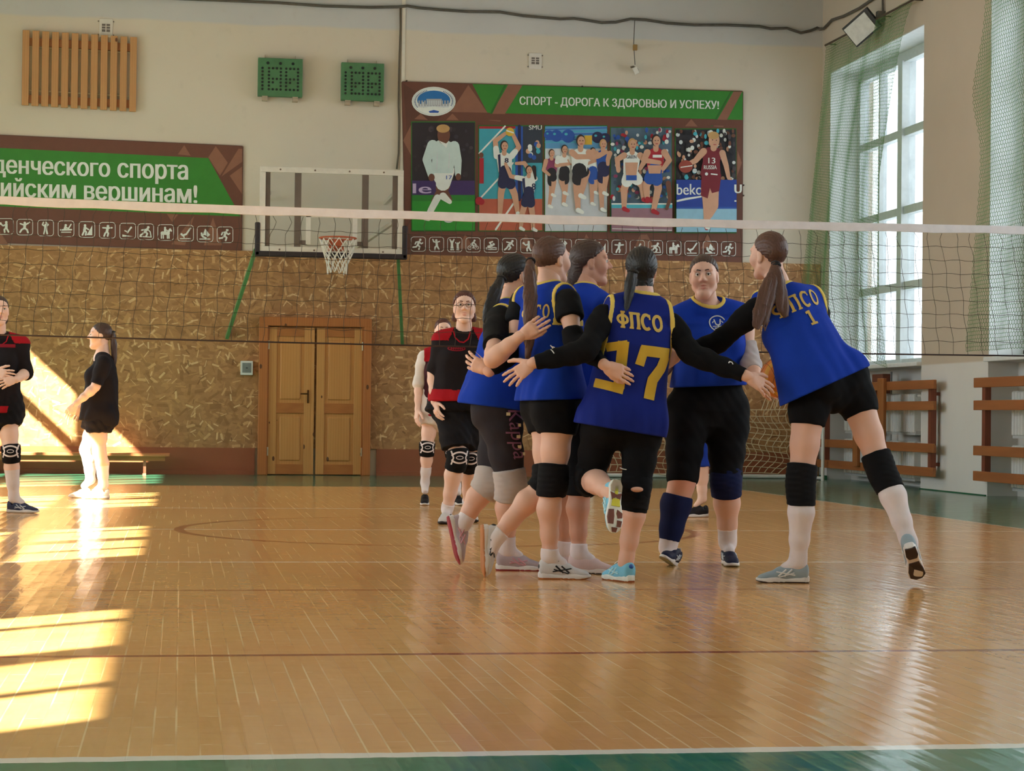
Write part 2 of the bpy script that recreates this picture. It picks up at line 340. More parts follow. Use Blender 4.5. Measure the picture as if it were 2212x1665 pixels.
# --- small ventilation grates
VW = M('vent_white', (216, 210, 200), .6, .03); VD = M('vent_dark', (112, 104, 98), .8)
def vent(px, py, w, h, label):
    c = at(px, py, YW); x, z = c[0], c[2]
    v = empty('air_vent', (x, YW-.01, z-h/2), label, 'vent', 'air vents on the back wall')
    f = MB().box((x-w/2, YW-.012, z-h/2), (x+w/2, YW-.001, z+h/2), bev=.004); f.build('plate', VW, v)
    MB().box((x-w*.30, YW-.016, z-h*.2), (x+w*.30, YW-.011, z+h*.22)).build('opening', VD, v)
    s = MB(); s.box((x-.006, YW-.020, z-h*.2), (x+.006, YW-.015, z+h*.22))
    for k in (-.05, .09): s.box((x-w*.30, YW-.020, z+h*k-.004), (x+w*.30, YW-.015, z+h*k+.004))
    s.build('louvre', VW, v)
    for sx in (-1, 1):
        for sz in (-1, 1): MB().cyl((x+sx*w*.56, YW-.001, z+sz*h*.36), (x+sx*w*.56, YW-.01, z+sz*h*.36), .009, 8).build('screw', VD, v)
vent(229, 61, .17, .24, 'small white air vent plate above the wooden slat grille')
vent(1156, 132, .17, .21, 'small white air vent plate above the banner with five photos')
# --- the pair of score displays
SG, SD, SBK = M('scoreboard_green', (72, 118, 78), .6, .14, 5.), M('lamp_hole', (18, 30, 20), .5), M('bracket_steel', (176, 160, 138), .6)
def scoreboard(c0, c1, c2, c3, label):
    a, b = at(*c0, YW), at(*c1, YW); x0, x1 = at(*c0, YW)[0], at(*c1, YW)[0]; z1, z0 = at(*c0, YW)[2]-.01, at(*c1, YW)[2]
    s = empty('score_display', ((x0+x1)/2, YW-.05, z0), label, 'scoreboard', 'score displays above the hoop')
    MB().box((x0, YW-.13, z0), (x1, YW-.035, z1), bev=.006).build('case', SG, s)
    w, h = x1-x0, z1-z0
    def dot(u, v, r):
        x, z = x0+u*w, z1-v*h
        MB().cyl((x, YW-.1302, z), (x, YW-.136, z), r, 10).build('lamp', SD, s)
    for u in (.22, .50, .78): dot(u, .135, .019)
    pts = []
    for i in range(7): pts.append((.10, .27+i*.092))
    for ux in (.245, .63):
        for i in range(4):
            for r_ in (0, 3, 6): pts.append((ux+i*.088, .27+r_*.092))
        for r_ in (1, 2, 4, 5): pts += [(ux, .27+r_*.092), (ux+3*.088, .27+r_*.092)]
        pts.append((ux+.088, .27+4*.092))
    for u, v in pts: dot(u, v, .0155)
    for u in (.16, .84):
        q = MB().box((x0+u*w-.035, YW-.10, z0-.055), (x0+u*w+.035, YW-.001, z0-.002)); q.box((x0+u*w-.035, YW-.13, z0-.012), (x0+u*w+.035, YW-.001, z0-.001)); q.build('bracket', SBK, s)
        MB().beam((x0+u*w, YW-.04, z1-.01), (x0+u*w, YW-.012, z1+.05), .03, .008, (1, 0, 0)).build('hook', SBK, s)
scoreboard((557, 126), (652, 213), 0, 0, 'green dotted score display left of its twin, above the hoop')
scoreboard((736, 136), (827, 222), 0, 0, 'green dotted score display right of its twin, beside the vertical cable')
# --- cables
CB = M('cable_grey', (86, 80, 72), .6, .2)
pts = [(530, 3), (600, 6), (700, 13), (800, 16), (858, 15), (880, 13), (905, 17), (950, 21), (1010, 25), (1080, 26), (1130, 34), (1210, 41), (1240, 40), (1262, 43), (1300, 49), (1330, 48), (1362, 41), (1395, 43), (1440, 50), (1500, 54), (1570, 54), (1640, 57), (1665, 62), (1700, 61), (1730, 71), (1752, 66), (1766, 60), (1772, 63)]
P = [at(x, y, YW-.03) for x, y in pts]; P[-1][0] = XR-.05
P = [at(-60, -22, YW-.03), at(200, -10, YW-.03), at(430, -1, YW-.03)]+P
for q in ((1779, 62), (1797, 43), (1822, 35), (1856, 18), (1888, -4), (1920, -26)): P.append(onx(q[0], q[1], XR-.03))
tag(MB().tube(P, .019, 8).build('wall_cable', CB, smooth=True), 'thick grey cable sagging along the top of the white wall', 'cable')
P = [at(x, y, YW-.02) for x, y in ((865, 12), (865, 60), (863, 120), (862, 170), (861, 230), (862, 262), (861, 330), (857, 365))]
tag(MB().tube(P, .012, 8).build('drop_cable', M('cable_dark', (92, 80, 62), .6), smooth=True), 'dark vertical cable running down the wall between score display and banner', 'cable')
struct('trim_21', MB().box((2.79, YW-.012, 3.0), (2.835, YW-.001, 6.25)), M('joint_cover', (222, 216, 202), .7, .04))
# --- hanging alarm sensor
s0 = at(1371, 44, YW-.06)
se = empty('hanging_sensor', s0, 'small white sensor dangling from the cable over the photo banner', 'sensor')
a, b, c = at(1372, 103, YW-.06), at(1371, 140, YW-.06), at(1372, 152, YW-.06)
MB().tube([s0, (s0[0]-.01, YW-.06, a[2]+.05), (a[0], YW-.06, b[2])], .006, 6).build('cord', CB, se)
MB().box((a[0]-.028, YW-.085, a[2]-.035), (a[0]+.028, YW-.03, a[2]+.04), bev=.006).build('junction_box', M('box_brown', (150, 118, 66), .6), se)
MB().beam((c[0]-.02, YW-.10, c[2]+.03), (c[0]+.02, YW-.10, c[2]-.05), .06, .075, (0, 1, .4)).build('housing', M('sensor_white', (224, 220, 212), .5, .03), se)
MB().tube([(c[0]-.06, YW-.06, c[2]+.04), (c[0]-.02, YW-.05, c[2]+.05), (c[0]+.03, YW-.05, c[2]+.02), (c[0]+.05, YW-.05, c[2]-.03)], .014, 8).build('bracket', M('sensor_grey', (120, 112, 100), .6), se)
# --- light switch box
x0, z0 = at(519, 810, YW)[[0, 2]]; x1, z1 = at(546, 780, YW)[[0, 2]]
sw = empty('fuse_box', ((x0+x1)/2, YW-.05, z0), 'small white plastic box with grey lid on the chipboard by the door', 'electrical box')
MB().box((x0, YW-.10, z0), (x1, YW-.031, z1), bev=.008).build('case', M('box_white', (216, 218, 214), .5, .03), sw)
MB().box((x0+.022, YW-.108, z0+.03), (x1-.022, YW-.098, z1-.025), bev=.004).build('lid', M('box_grey', (120, 128, 126), .35), sw)
MB().box(((x0+x1)/2-.012, YW-.114, (z0+z1)/2-.006), ((x0+x1)/2+.012, YW-.107, (z0+z1)/2+.006)).build('latch', M('box_dark', (50, 52, 52), .5), sw)
# --- bench
BW = wood('bench_wood', (178, 98, 60), (196, 116, 74), axis=0)
bx1 = -.125; be = empty('gym_bench', (-2., YW-.32, 0), 'long low brown wooden bench against the back wall', 'bench')
MB().box((-4.2, YW-.46, .235), (bx1, YW-.16, .275), bev=.008).build('seat', BW, be)
MB().box((-4.15, YW-.34, .175), (bx1-.06, YW-.28, .236)).build('beam', BW, be)
for x in (-.44, -2.3, -3.9):
    MB().box((x-.018, YW-.33, .012), (x+.018, YW-.29, .18)).box((x-.022, YW-.44, 0), (x+.022, YW-.17, .018)).build('leg', M('bench_leg', (170, 104, 82), .5), be)
# --- basketball hoop
YB = YW-1.1
def bp(x, y, Y=None): return at(x, y, Y or YB)
hp = empty('basketball_hoop', (1.82, YW-.05, 2.7), 'clear basketball backboard with orange hoop hung on green struts', 'basketball hoop')
X0, X1, Z0, Z1 = bp(562, 362)[0], bp(872, 362)[0], 2.79, 3.855
BF = M('board_frame', (214, 208, 196), .5, .04); BS = M('board_steel', (112, 92, 80), .5, .1); PAD = M('board_pad', (38, 28, 30), .6)
t = NT('acrylic_sheet'); tr = t.n('ShaderNodeBsdfTransparent'); tr.inputs[0].default_value = (.93, .93, .92, 1)
mx = t.n('ShaderNodeMixShader'); t.put(mx.inputs[0], t.math('MULTIPLY_ADD', t.noise(t.pos(), 6., 3), .03, .02)); t.put(mx.inputs[1], tr.outputs[0]); t.put(mx.inputs[2], t.b.outputs[0])
t.fin((.75, .74, .72), .2); t.put([n for n in t.t.nodes if n.type == 'OUTPUT_MATERIAL'][0].inputs['Surface'], mx.outputs[0]); ACR = t.m
bo = MB().box((X0+.04, YB-.012, Z0+.04), (X1-.04, YB, Z1-.04)).build('backboard', ACR, hp)
f = MB()
for a, b in (((X0, Z1-.07), (X1, Z1)), ((X0, Z0), (X1, Z0+.075)), ((X0, Z0+.0755), (X0+.07, Z1-.0705)), ((X1-.07, Z0+.0755), (X1, Z1-.0705))): f.box((a[0], YB-.022, a[1]), (b[0], YB+.004, b[1]), bev=.004)
f.build('border', BF, bo)
f = MB(); cx = (X0+X1)/2
for a, b in (((cx-.32, 3.24), (cx+.32, 3.29)), ((cx-.32, 2.90), (cx-.26, 3.29)), ((cx+.26, 2.90), (cx+.32, 3.29))): f.box((a[0], YB-.018, a[1]), (b[0], YB-.012, b[1]))
f.build('target_rectangle', BF, bo)
for x in np.linspace(X0+.25, X1-.25, 4):
    for z in (Z0+.035, Z1-.035): MB().cyl((x, YB-.02, z), (x, YB-.029, z), .012, 8).build('bolt', BS, bo)
MB().box((X0-.055, YB-.035, Z0-.055), (X1+.055, YB+.03, Z0+.015), bev=.015).box((X0-.055, YB-.035, Z0-.05), (X0+.01, YB+.03, Z0+.37), bev=.015).box((X1-.01, YB-.035, Z0-.05), (X1+.055, YB+.03, Z0+.37), bev=.015).build('edge_padding', PAD, hp)
st = MB()
for x in (X0+.10, cx-.42, cx+.42, X1-.10): st.box((x-.04 if x < cx+.5 and x > cx-.5 else x-.03, YB+.02, Z0+.02), (x+.04 if x < cx+.5 and x > cx-.5 else x+.03, YB+.08, Z1-.04))
st.box((X0+.1, YB+.02, 3.255), (cx-.33, YB+.07, 3.315)).box((cx-.24, YB+.02, 3.255), (cx+.24, YB+.07, 3.315)).box((cx+.33, YB+.02, 3.255), (X1-.1, YB+.07, 3.315))
st.box((cx-.40, YB+.02, 2.90), (cx-.30, YB+.07, 2.95)).box((cx+.30, YB+.02, 2.90), (cx+.40, YB+.07, 2.95))
st.build('rear_frame', BS, hp)
ar = MB()
for x in (X0+.12, X1-.12):
    ar.beam((x, YB+.06, 3.55), (x, YW-.0, 3.55), .045, .045); ar.beam((x, YB+.06, 2.86), (x, YW-.03, 2.86), .045, .045)
ar.beam((X1-.12, YB+.06, 3.2), (X1-.55, YW-.04, 2.92), .045, .045)
ar.build('wall_arm', BF, hp)
GS = M('strut_green', (88, 138, 86), .45, .12)
for a, b in ((bp(552, 540), at(490, 729, YW-.05)), (bp(861, 556), at(869, 742, YW-.05))):
    MB().beam((a[0], YB+.05, a[2]), (b[0], YW-.05, b[2]), .062, .04, (1, 0, 0)).build('strut', GS, hp)
ORG = M('hoop_orange', (178, 84, 48), .45, .08)
RX, RZ, RY = bp(725, 518)[0], 2.955, YB-.36
th = np.linspace(0, 2*math.pi, 33)[:-1]
rim = MB().tube([(RX+.225*math.cos(a), RY+.225*math.sin(a), RZ) for a in th], .011, 8, closed=True)
rim.box((RX-.09, RY+.215, RZ-.135), (RX+.09, YB-.018, RZ-.005)).box((RX-.055, RY+.17, RZ-.10), (RX+.055, RY+.24, RZ-.004)).build('rim', ORG, hp)
nt = MB(); NS = 12; rows = [(0, .222), (.08, .205), (.16, .185), (.24, .155), (.32, .125), (.42, .118)]
for d in (-1, 1):
    for k in range(NS):
        pts = []
        for i, (dz, r) in enumerate(rows):
            a = 2*math.pi*(k+d*i*.5)/NS; rr = r*(1+.05*math.sin(3*a+i)); pts.append((RX+rr*math.cos(a), RY+rr*math.sin(a), RZ-.01-dz-(.02*math.sin(5*k) if i == 5 else 0)))
        nt.tube(pts, .0058, 5)
nt.build('hoop_net', M('cord_white', (226, 220, 208), .8, .04), hp)
# --- handball goal pushed into the corner
GW = M('goal_white', (226, 228, 224), .4, .04)
GX0, GX1, GY0, GY1 = 5.2, 8.27, 26.05, 26.72
go = empty('handball_goal', (6.7, 26.4, 0), 'white handball goal with slack cord net standing in the far corner', 'goal')
for x in (GX0, GX1): MB().cyl((x, GY0, 0), (x, GY0, 2.04), .022, 12).build('post', GW, go)
MB().cyl((GX0, GY0, 2.02), (GX1, GY0, 2.02), .022, 12).build('crossbar', GW, go)
gb = MB().tube([(GX0, GY0, .03), (GX0, GY1, .03), (GX1-.2, GY1, .03)], .028, 8)
gb.tube([(GX0, GY0, 2.0), (GX0, GY0+.35, 1.95), (GX0, GY1, .05)], .018, 8).tube([(GX1, GY0, 2.0), (GX1, GY0+.35, 1.95), (GX1-.05, GY1, .05)], .018, 8).tube([(GX1, GY0, .03), (GX1-.2, GY1, .03)], .02, 8); gb.build('ground_frame', GW, go)
gn = MB(); NU, NV = 28, 11
def gpt(u, v):   # slack net: gathered towards the upper right, hanging to the ground bar
    x = GX0+.05+(GX1-.42-GX0)*u+.10*math.sin(3.2*v)*u; z = .05+(1.02-.16*u)*v+.03*math.sin(9*u+4*v)
    x += .05*math.sin(14*v+5*u); y = GY1-.06-.22*v+.05*math.sin(7*u+3*v)
    return (x-.12*v*v*(1-u)*0, y, z)
for i in range(NU+1): gn.tube([gpt(i/NU, v) for v in np.linspace(0, 1, 14)], .0055, 4)
for j in range(NV+1): gn.tube([gpt(u, j/NV) for u in np.linspace(0, 1, 40)], .0055, 4)
for k in range(7): gn.tube([gpt(1-k*.02, .99), (GX1-.30-.03*k, GY1-.35, 1.05+.1*k), (GX1-.12, GY0+.34, 1.93)], .0055, 4)
gn.build('goal_net', M('goal_cord', (214, 196, 162), .8, .06), go)
# ================================================================ BANNERS
def text_mesh(txt, row=.0125):
    """Filled letters: the outlines are filled row by row (non-zero winding), so overlapping strokes stay solid."""
    from mathutils.geometry import interpolate_bezier
    c = bpy.data.curves.new('t', 'FONT'); c.body = txt; o = bpy.data.objects.new('t', c); COL.objects.link(o); bpy.context.view_layer.update()
    E = []
    for sp in o.to_curve(bpy.context.evaluated_depsgraph_get()).splines:
        P = []; q = sp.bezier_points; n = len(q)
        for i in range(n): P += [(v.x, v.y) for v in interpolate_bezier(q[i].co, q[i].handle_right, q[(i+1) % n].handle_left, q[(i+1) % n].co, 5)[:-1]]
        E += [(*P[i], *P[(i+1) % len(P)]) for i in range(len(P))]
    o.to_curve_clear(); bpy.data.objects.remove(o); bpy.data.curves.remove(c)
    E = np.array([e for e in E if abs(e[1]-e[3]) > 1e-7]); V, Fc = [], []; y0, yt_ = E[:, [1, 3]].min(), E[:, [1, 3]].max(); n = max(4, int(round((yt_-y0)/row))); hh = (yt_-y0)/n
    for r in range(n):
        a_, b_ = y0+r*hh, y0+(r+1)*hh; m = (a_+b_)/2; k = (np.minimum(E[:, 1], E[:, 3]) <= m) & (np.maximum(E[:, 1], E[:, 3]) > m); e = E[k]
        if not len(e): continue
        sl = (e[:, 2]-e[:, 0])/(e[:, 3]-e[:, 1]); xm = e[:, 0]+(m-e[:, 1])*sl; sg = np.sign(e[:, 3]-e[:, 1]); ds = np.clip(sl*hh/2, -row*1.5, row*1.5); od = np.argsort(xm); w = 0
        for i in od:
            w2 = w+sg[i]
            if w == 0 and w2 != 0: st_ = i
            if w != 0 and w2 == 0:
                b = len(V); V += [(xm[st_]-ds[st_], a_), (xm[i]-ds[i], a_), (xm[i]+ds[i], b_), (xm[st_]+ds[st_], b_)]; Fc.append((b, b+1, b+2, b+3))
            w = w2
    return np.array(V), Fc
def capsule2(a, b, r0, r1, n=7):
    """A tapered stroke with round ends, as a 2D polygon."""
    a, b = np.array(a, float), np.array(b, float); d = b-a; th = math.atan2(d[1], d[0]) if np.linalg.norm(d) > 1e-9 else 0
    P = [a+r0*np.array((math.cos(th+math.pi/2+k*math.pi/(n-1)), math.sin(th+math.pi/2+k*math.pi/(n-1)))) for k in range(n)]
    P += [b+r1*np.array((math.cos(th-math.pi/2+k*math.pi/(n-1)), math.sin(th-math.pi/2+k*math.pi/(n-1)))) for k in range(n)]
    return P
class Flat:
    """Flat printed shapes on the wall plane; mp maps drawing units to (X, Z); each later shape lies a hair in front."""
    def __init__(s, mp, y): s.mp = mp; s.y = y; s.k = 0; s.v = []; s.f = []; s.mi = []; s.ms = []
    def m(s, mat):
        if mat not in s.ms: s.ms.append(mat)
        return s.ms.index(mat)
    def poly(s, P, mat):
        y = s.y-.00022*s.k; s.k += 1; b = len(s.v)
        for p in P: X, Z = s.mp(*p); s.v.append((X, y, Z))
        s.f.append(tuple(range(b, b+len(P)))); s.mi.append(s.m(mat)); return s
    def el(s, cx, cy, rx, ry, mat, n=28): return s.poly([(cx+rx*math.cos(2*math.pi*i/n), cy+ry*math.sin(2*math.pi*i/n)) for i in range(n)], mat)
    def rect(s, x0, y0, x1, y1, mat): return s.poly([(x0, y0), (x1, y0), (x1, y1), (x0, y1)], mat)
    def limb(s, pts, ws, mat):
        for i in range(len(pts)-1): s.poly(capsule2(pts[i], pts[i+1], ws[i], ws[i+1]), mat)
        return s
    def text(s, txt, x0, y0, x1, y1, mat, bold=.012, slope=0., seq=None):
        V, Fc = text_mesh(txt); lo, hi = V.min(0), V.max(0); bw = bold*(x1-x0)/(hi[0]-lo[0])
        for dx in (0,) if not bold else (-bw, 0, bw):
          y = s.y-.00022*s.k; s.k += 1; b = len(s.v)
          for p in V:
            u = dx+x0+(p[0]-lo[0])/(hi[0]-lo[0])*(x1-x0); w = y1-(p[1]-lo[1])/(hi[1]-lo[1])*(y1-y0)+slope*(u-x0)
            X, Z = s.mp(u, w); s.v.append((X, y, Z))
          for f in Fc: s.f.append(tuple(i+b for i in f)); s.mi.append(s.m(mat))
        return s
    def build(s, name, parent): return mesh_obj(name, s.v, s.f, s.ms, parent, mi=s.mi)
def PR(name, c, rough=.5): return M('print_'+name, c, rough, .05, 9.)
BRN, BRN2, BRN3 = PR('brown', (106, 64, 50)), PR('brown_light', (140, 94, 74)), PR('brown_dark', (92, 56, 44))
GRN, GRN2, WHT = PR('green', (50, 128, 42)), PR('green_dark', (40, 104, 36)), PR('white', (228, 232, 226))
SKA, SKB = PR('skin', (206, 158, 130)), PR('skin_dark', (112, 70, 54))
NVY, BLU, RED_, CYA, GRY = PR('navy', (36, 38, 76)), PR('blue', (40, 84, 168)), PR('red', (168, 34, 48)), PR('cyan', (70, 172, 190)), PR('grey', (206, 212, 214))
BLK, ORA, PUR, GLD = PR('black', (34, 32, 38)), PR('terracotta', (186, 96, 74)), PR('plum', (140, 60, 96)), PR('gold', (216, 176, 60))
HRD, HRB = PR('hair_dark', (48, 34, 32)), PR('hair_blond', (190, 150, 96))
YBN = YW-.022
def pictogram(b, mp, cx, cy, S, kind):
    f = Flat(mp, YBN-.010); h = S/2; w = S*.035
    c = .18*S; P = []
    for qx, qy, a0 in ((1, 1, 0), (-1, 1, 90), (-1, -1, 180), (1, -1, 270)):
        for k in range(4):
            a = math.radians(a0+30*k); P.append((cx+qx*(h-c)+c*math.cos(a), cy+qy*(h-c)+c*math.sin(a)))
    for i in range(len(P)): f.limb([P[i], P[(i+1) % len(P)]], [w/2, w/2], WHT)
    def L(pts, t=.055): f.limb([(cx+x*S, cy+y*S) for x, y in pts], [t*S]*len(pts), WHT)
    def D(x, y, r=.085): f.el(cx+x*S, cy+y*S, r*S, r*S, WHT, 12)
    def Pg(pts): f.poly([(cx+x*S, cy+y*S) for x, y in pts], WHT)
    K = kind
    if K == 'run': D(.14, -.30); L([(.06, -.16), (-.04, .06)], .075); L([(-.04, .06), (.10, .18), (.04, .36)]); L([(-.04, .06), (-.16, .20), (-.36, .22)]); L([(.06, -.16), (.20, -.02), (.30, -.08)], .045); L([(.04, -.16), (-.16, -.14), (-.22, .0)], .045)
    elif K == 'throw': D(-.02, -.28); L([(0, -.16), (.02, .08)], .08); L([(.02, .08), (.16, .34)]); L([(.02, .08), (-.10, .20), (-.12, .36)]); L([(0, -.14), (-.20, -.18), (-.26, -.34)], .045); L([(0, -.14), (.2, -.2)], .045)
    elif K == 'two': 
        D(-.20, -.20); L([(-.20, -.06), (-.20, .12)], .085); L([(-.24, .12), (-.26, .36)]); L([(-.16, .12), (-.12, .36)]); L([(-.22, -.06), (-.34, -.36)], .045); L([(-.18, -.06), (-.06, -.36)], .045)
        D(.20, -.08, .07); L([(.20, .04), (.20, .16)], .075); L([(.18, .16), (.16, .36)], .045); L([(.23, .16), (.26, .36)], .045); L([(.2, .02), (.34, -.18)], .04); L([(.2, .02), (.06, -.14)], .04)
    elif K == 'bike':
        for x in (-.24, .24):
            for k in range(14): a, b2 = 2*math.pi*k/14, 2*math.pi*(k+1)/14; L([(x+.13*math.cos(a), .20+.13*math.sin(a)), (x+.13*math.cos(b2), .20+.13*math.sin(b2))], .022)
        D(.10, -.30, .075); L([(.04, -.18), (-.12, -.04)], .07); L([(-.12, -.04), (.04, .06), (0, .22)], .045); L([(.05, -.16), (.20, -.02)], .04); L([(-.24, .2), (-.06, .02), (.20, .02), (.24, .2)], .022)
    elif K == 'swim': D(.16, -.06, .09); L([(.04, .04), (-.22, .10)], .075); L([(.02, 0), (-.12, -.18), (.08, -.24)], .05); L([(-.36, .20), (-.2, .16), (0, .20), (.2, .16), (.36, .20)], .035); L([(-.36, .30), (.36, .30)], .03)
    elif K == 'skate': D(.20, -.30); L([(.12, -.18), (-.06, -.02)], .085); L([(-.06, -.02), (.08, .14), (-.06, .30)]); L([(-.06, -.02), (-.20, .18), (-.34, .30)]); L([(.10, -.18), (-.20, -.24)], .045); L([(.12, -.16), (.26, .0)], .045)
    elif K == 'tennis': D(.06, -.26); L([(.06, -.14), (.06, .08)], .085); L([(.06, .08), (.20, .34)]); L([(.06, .08), (-.06, .2), (-.04, .36)]); L([(.04, -.12), (-.14, -.04), (-.24, -.12)], .045); f.el(cx-.30*S, cy-.18*S, .08*S, .08*S, WHT, 12)
    elif K == 'dance': D(0, -.26); L([(0, -.14), (-.02, .06)], .085); L([(-.02, .06), (-.20, .16), (-.30, .32)]); L([(-.02, .06), (.14, .16), (.20, .34)]); L([(0, -.12), (-.28, -.22)], .045); L([(0, -.12), (.30, -.30)], .045)
    elif K == 'hands': D(0, -.20, .08); L([(0, -.08), (0, .10)], .095); L([(-.04, .10), (-.10, .36)]); L([(.04, .10), (.10, .36)]); L([(0, -.08), (-.2, -.2), (-.14, -.36)], .045); L([(0, -.08), (.16, -.2), (.02, -.36)], .045)
    elif K == 'row': D(-.02, -.22, .08); L([(-.04, -.10), (-.08, .04)], .08); L([(-.04, -.08), (.16, -.02), (.32, -.28)], .04); L([(-.34, .08), (.34, .06)], .05); L([(-.3, .22), (.3, .22)], .03)
    elif K == 'climb': D(-.12, -.26, .08); L([(-.12, -.14), (-.16, .06)], .085); L([(-.16, .06), (-.04, .16), (-.08, .34)]); L([(-.16, .06), (-.28, .34)]); L([(-.1, -.12), (.10, .0)], .045); Pg([(.34, -.26), (.34, .36), (-.02, .36)])
    elif K == 'disc': D(.04, -.26); L([(.02, -.14), (-.02, .06)], .085); L([(-.02, .06), (.06, .2), (.02, .36)]); L([(-.02, .06), (-.14, .2), (-.20, .36)]); L([(.02, -.14), (-.28, -.16)], .045); L([(.04, -.14), (.30, -.16)], .045)
    elif K == 'jump': Pg([(-.34, .22), (.34, .34), (-.34, .36)]); L([(-.02, .10), (.22, -.24)], .05); L([(.02, .06), (-.18, -.02)], .035); D(.22, -.22, .06)
    elif K == 'ski': D(.16, -.28); L([(.10, -.16), (-.06, -.02)], .085); L([(-.06, -.02), (.10, .12), (.02, .30)]); L([(-.06, -.02), (-.20, .14), (-.34, .22)]); L([(.12, -.14), (.28, .0), (.34, .34)], .035); L([(-.38, .30), (.30, .34)], .03); L([(.08, -.16), (-.26, -.10)], .045)
    elif K == 'horse': L([(-.22, .04), (.16, .04)], .11); L([(.16, .0), (.28, -.20)], .07); L([(.28, -.20), (.36, -.10)], .05); 
    if K == 'horse':
        for x in (-.28, -.16, .10, .20): L([(x, .08), (x+.01, .36)], .04)
        D(-.04, -.32, .07); L([(-.04, -.22), (-.04, -.02)], .07); L([(-.04, -.18), (.12, -.12)], .035)
    elif K == 'kick': L([(-.34, .34), (.30, .34)], .03); L([(-.20, .14), (.04, .06)], .06); L([(.04, .06), (.32, -.34)], .05); D(-.26, .06, .07); L([(-.14, .12), (-.10, .26)], .04)
    elif K == 'surf': Pg([(.0, -.34), (.32, .06), (.16, .18), (-.12, -.02)]); D(-.22, -.04, .065); L([(-.22, .06), (-.12, .18)], .06); L([(-.2, .04), (0, .04)], .035); L([(-.34, .32), (.30, .32)], .035); L([(-.12, .18), (.06, .26)], .05)
    f.build('pictogram', b)
# --- banner with five photos
def mz(u, v):
    p = at(860+u/2.9105, 160+v/2.9114, YW); return p[0], p[2]
cors = [mz(25, 52), mz(2163, 112), mz(2158, 1188), mz(48, 1150)]
BR = empty('banner', (5.1, YW-.02, 2.89), 'wide brown and green banner with five sports photos, right of the hoop', 'banner', 'sports banners on the back wall')
f = Flat(mz, YBN-.004)
f.poly([(25, 52), (2163, 112), (2158, 1188), (48, 1150)], BRN)
f.poly([(465, 64), (2163, 112), (2163, 290), (560, 245)], GRN)
f.poly([(30, 60), (300, 240), (60, 470)], BRN3).poly([(440, 70), (560, 245), (330, 240)], BRN2).poly([(690, 68), (780, 72), (640, 300), (560, 292)], BRN2).poly([(665, 68), (680, 68), (570, 292), (555, 292)], GRN2)
f.poly([(2105, 112), (2160, 112), (2040, 335), (1980, 330)], BRN2).poly([(2085, 112), (2097, 112), (1975, 330), (1962, 330)], GRN2)
f.poly([(30, 420), (80, 320), (84, 520)], BRN2).poly([(2130, 480), (2158, 560), (2125, 650)], BRN2).poly([(540, 250), (2160, 292), (2160, 330), (540, 290)], BRN)
f.poly([(1800, 330), (1840, 285), (1880, 332)], BRN2).poly([(100, 285), (140, 250), (185, 290)], BRN2).poly([(300, 290), (340, 250), (380, 292)], BRN2).poly([(1520, 1010), (1560, 1010), (1500, 1140), (1460, 1140)], BRN2).poly([(60, 1000), (180, 1100), (60, 1140)], BRN3)
for k in range(9): f.poly([(420+k*190, 1006), (470+k*190, 1096), (380+k*190, 1098)], BRN3 if k % 2 else BRN2)
f.build('background', BR)
sk = MB(); P = [cors[0], cors[1], cors[2], cors[3]]
for i in range(4): a, b = P[i], P[(i+1) % 4]; sk.beam((a[0], YW-.014, a[1]), (b[0], YW-.014, b[1]), .02, .02)
sk.build('batten', BRN3, BR)
for u, v in ((52, 45), (1155, 80), (2168, 700), (2168, 765)): p = mz(u, v); MB().cyl((p[0], YW-.001, p[1]), (p[0], YW-.035, p[1]), .012, 8).build('nail', M('nail_dark', (60, 44, 38)), BR)
Flat(mz, YBN-.008).text('СПОРТ - ДОРОГА К ЗДОРОВЬЮ И УСПЕХУ!', 762, 142, 2012, 205, WHT, .026, .022).build('lettering', BR)
# emblem: an oval with a long columned building under a blue sky
e = Flat(mz, YBN-.008)
e.el(222, 174, 138, 92, WHT).el(222, 174, 131, 86, PR('pale', (196, 208, 206))).el(222, 174, 128, 83, WHT).el(222, 166, 104, 60, PR('azure', (34, 110, 176)))
e.poly([(120, 190), (324, 190), (316, 212), (128, 212)], GRY)
for k in range(11): e.rect(126+k*18, 168, 136+k*18, 204, PR('stone', (166, 168, 172)))
e.rect(176, 158, 272, 200, PR('stone', (166, 168, 172))).rect(150, 178, 160, 204, GRY)
for k in range(8): e.rect(182+k*11, 168, 188+k*11, 198, GRY)
e.poly([(150, 214), (222, 206), (294, 214), (262, 238), (182, 238)], WHT).poly([(190, 236), (222, 228), (256, 236), (250, 246), (196, 246)], BLU)
for k in range(44):
    a = math.radians(150+k*5.4*1.0)
    if 100 < (k*5.4) < 150: continue
    e.limb([(222+115*math.cos(a), 174+70*math.sin(a)), (222+121*math.cos(a+.01), 174+75*math.sin(a+.01))], [2.0, 2.0], PR('ink_blue', (44, 84, 132)))
e.build('emblem', BR)
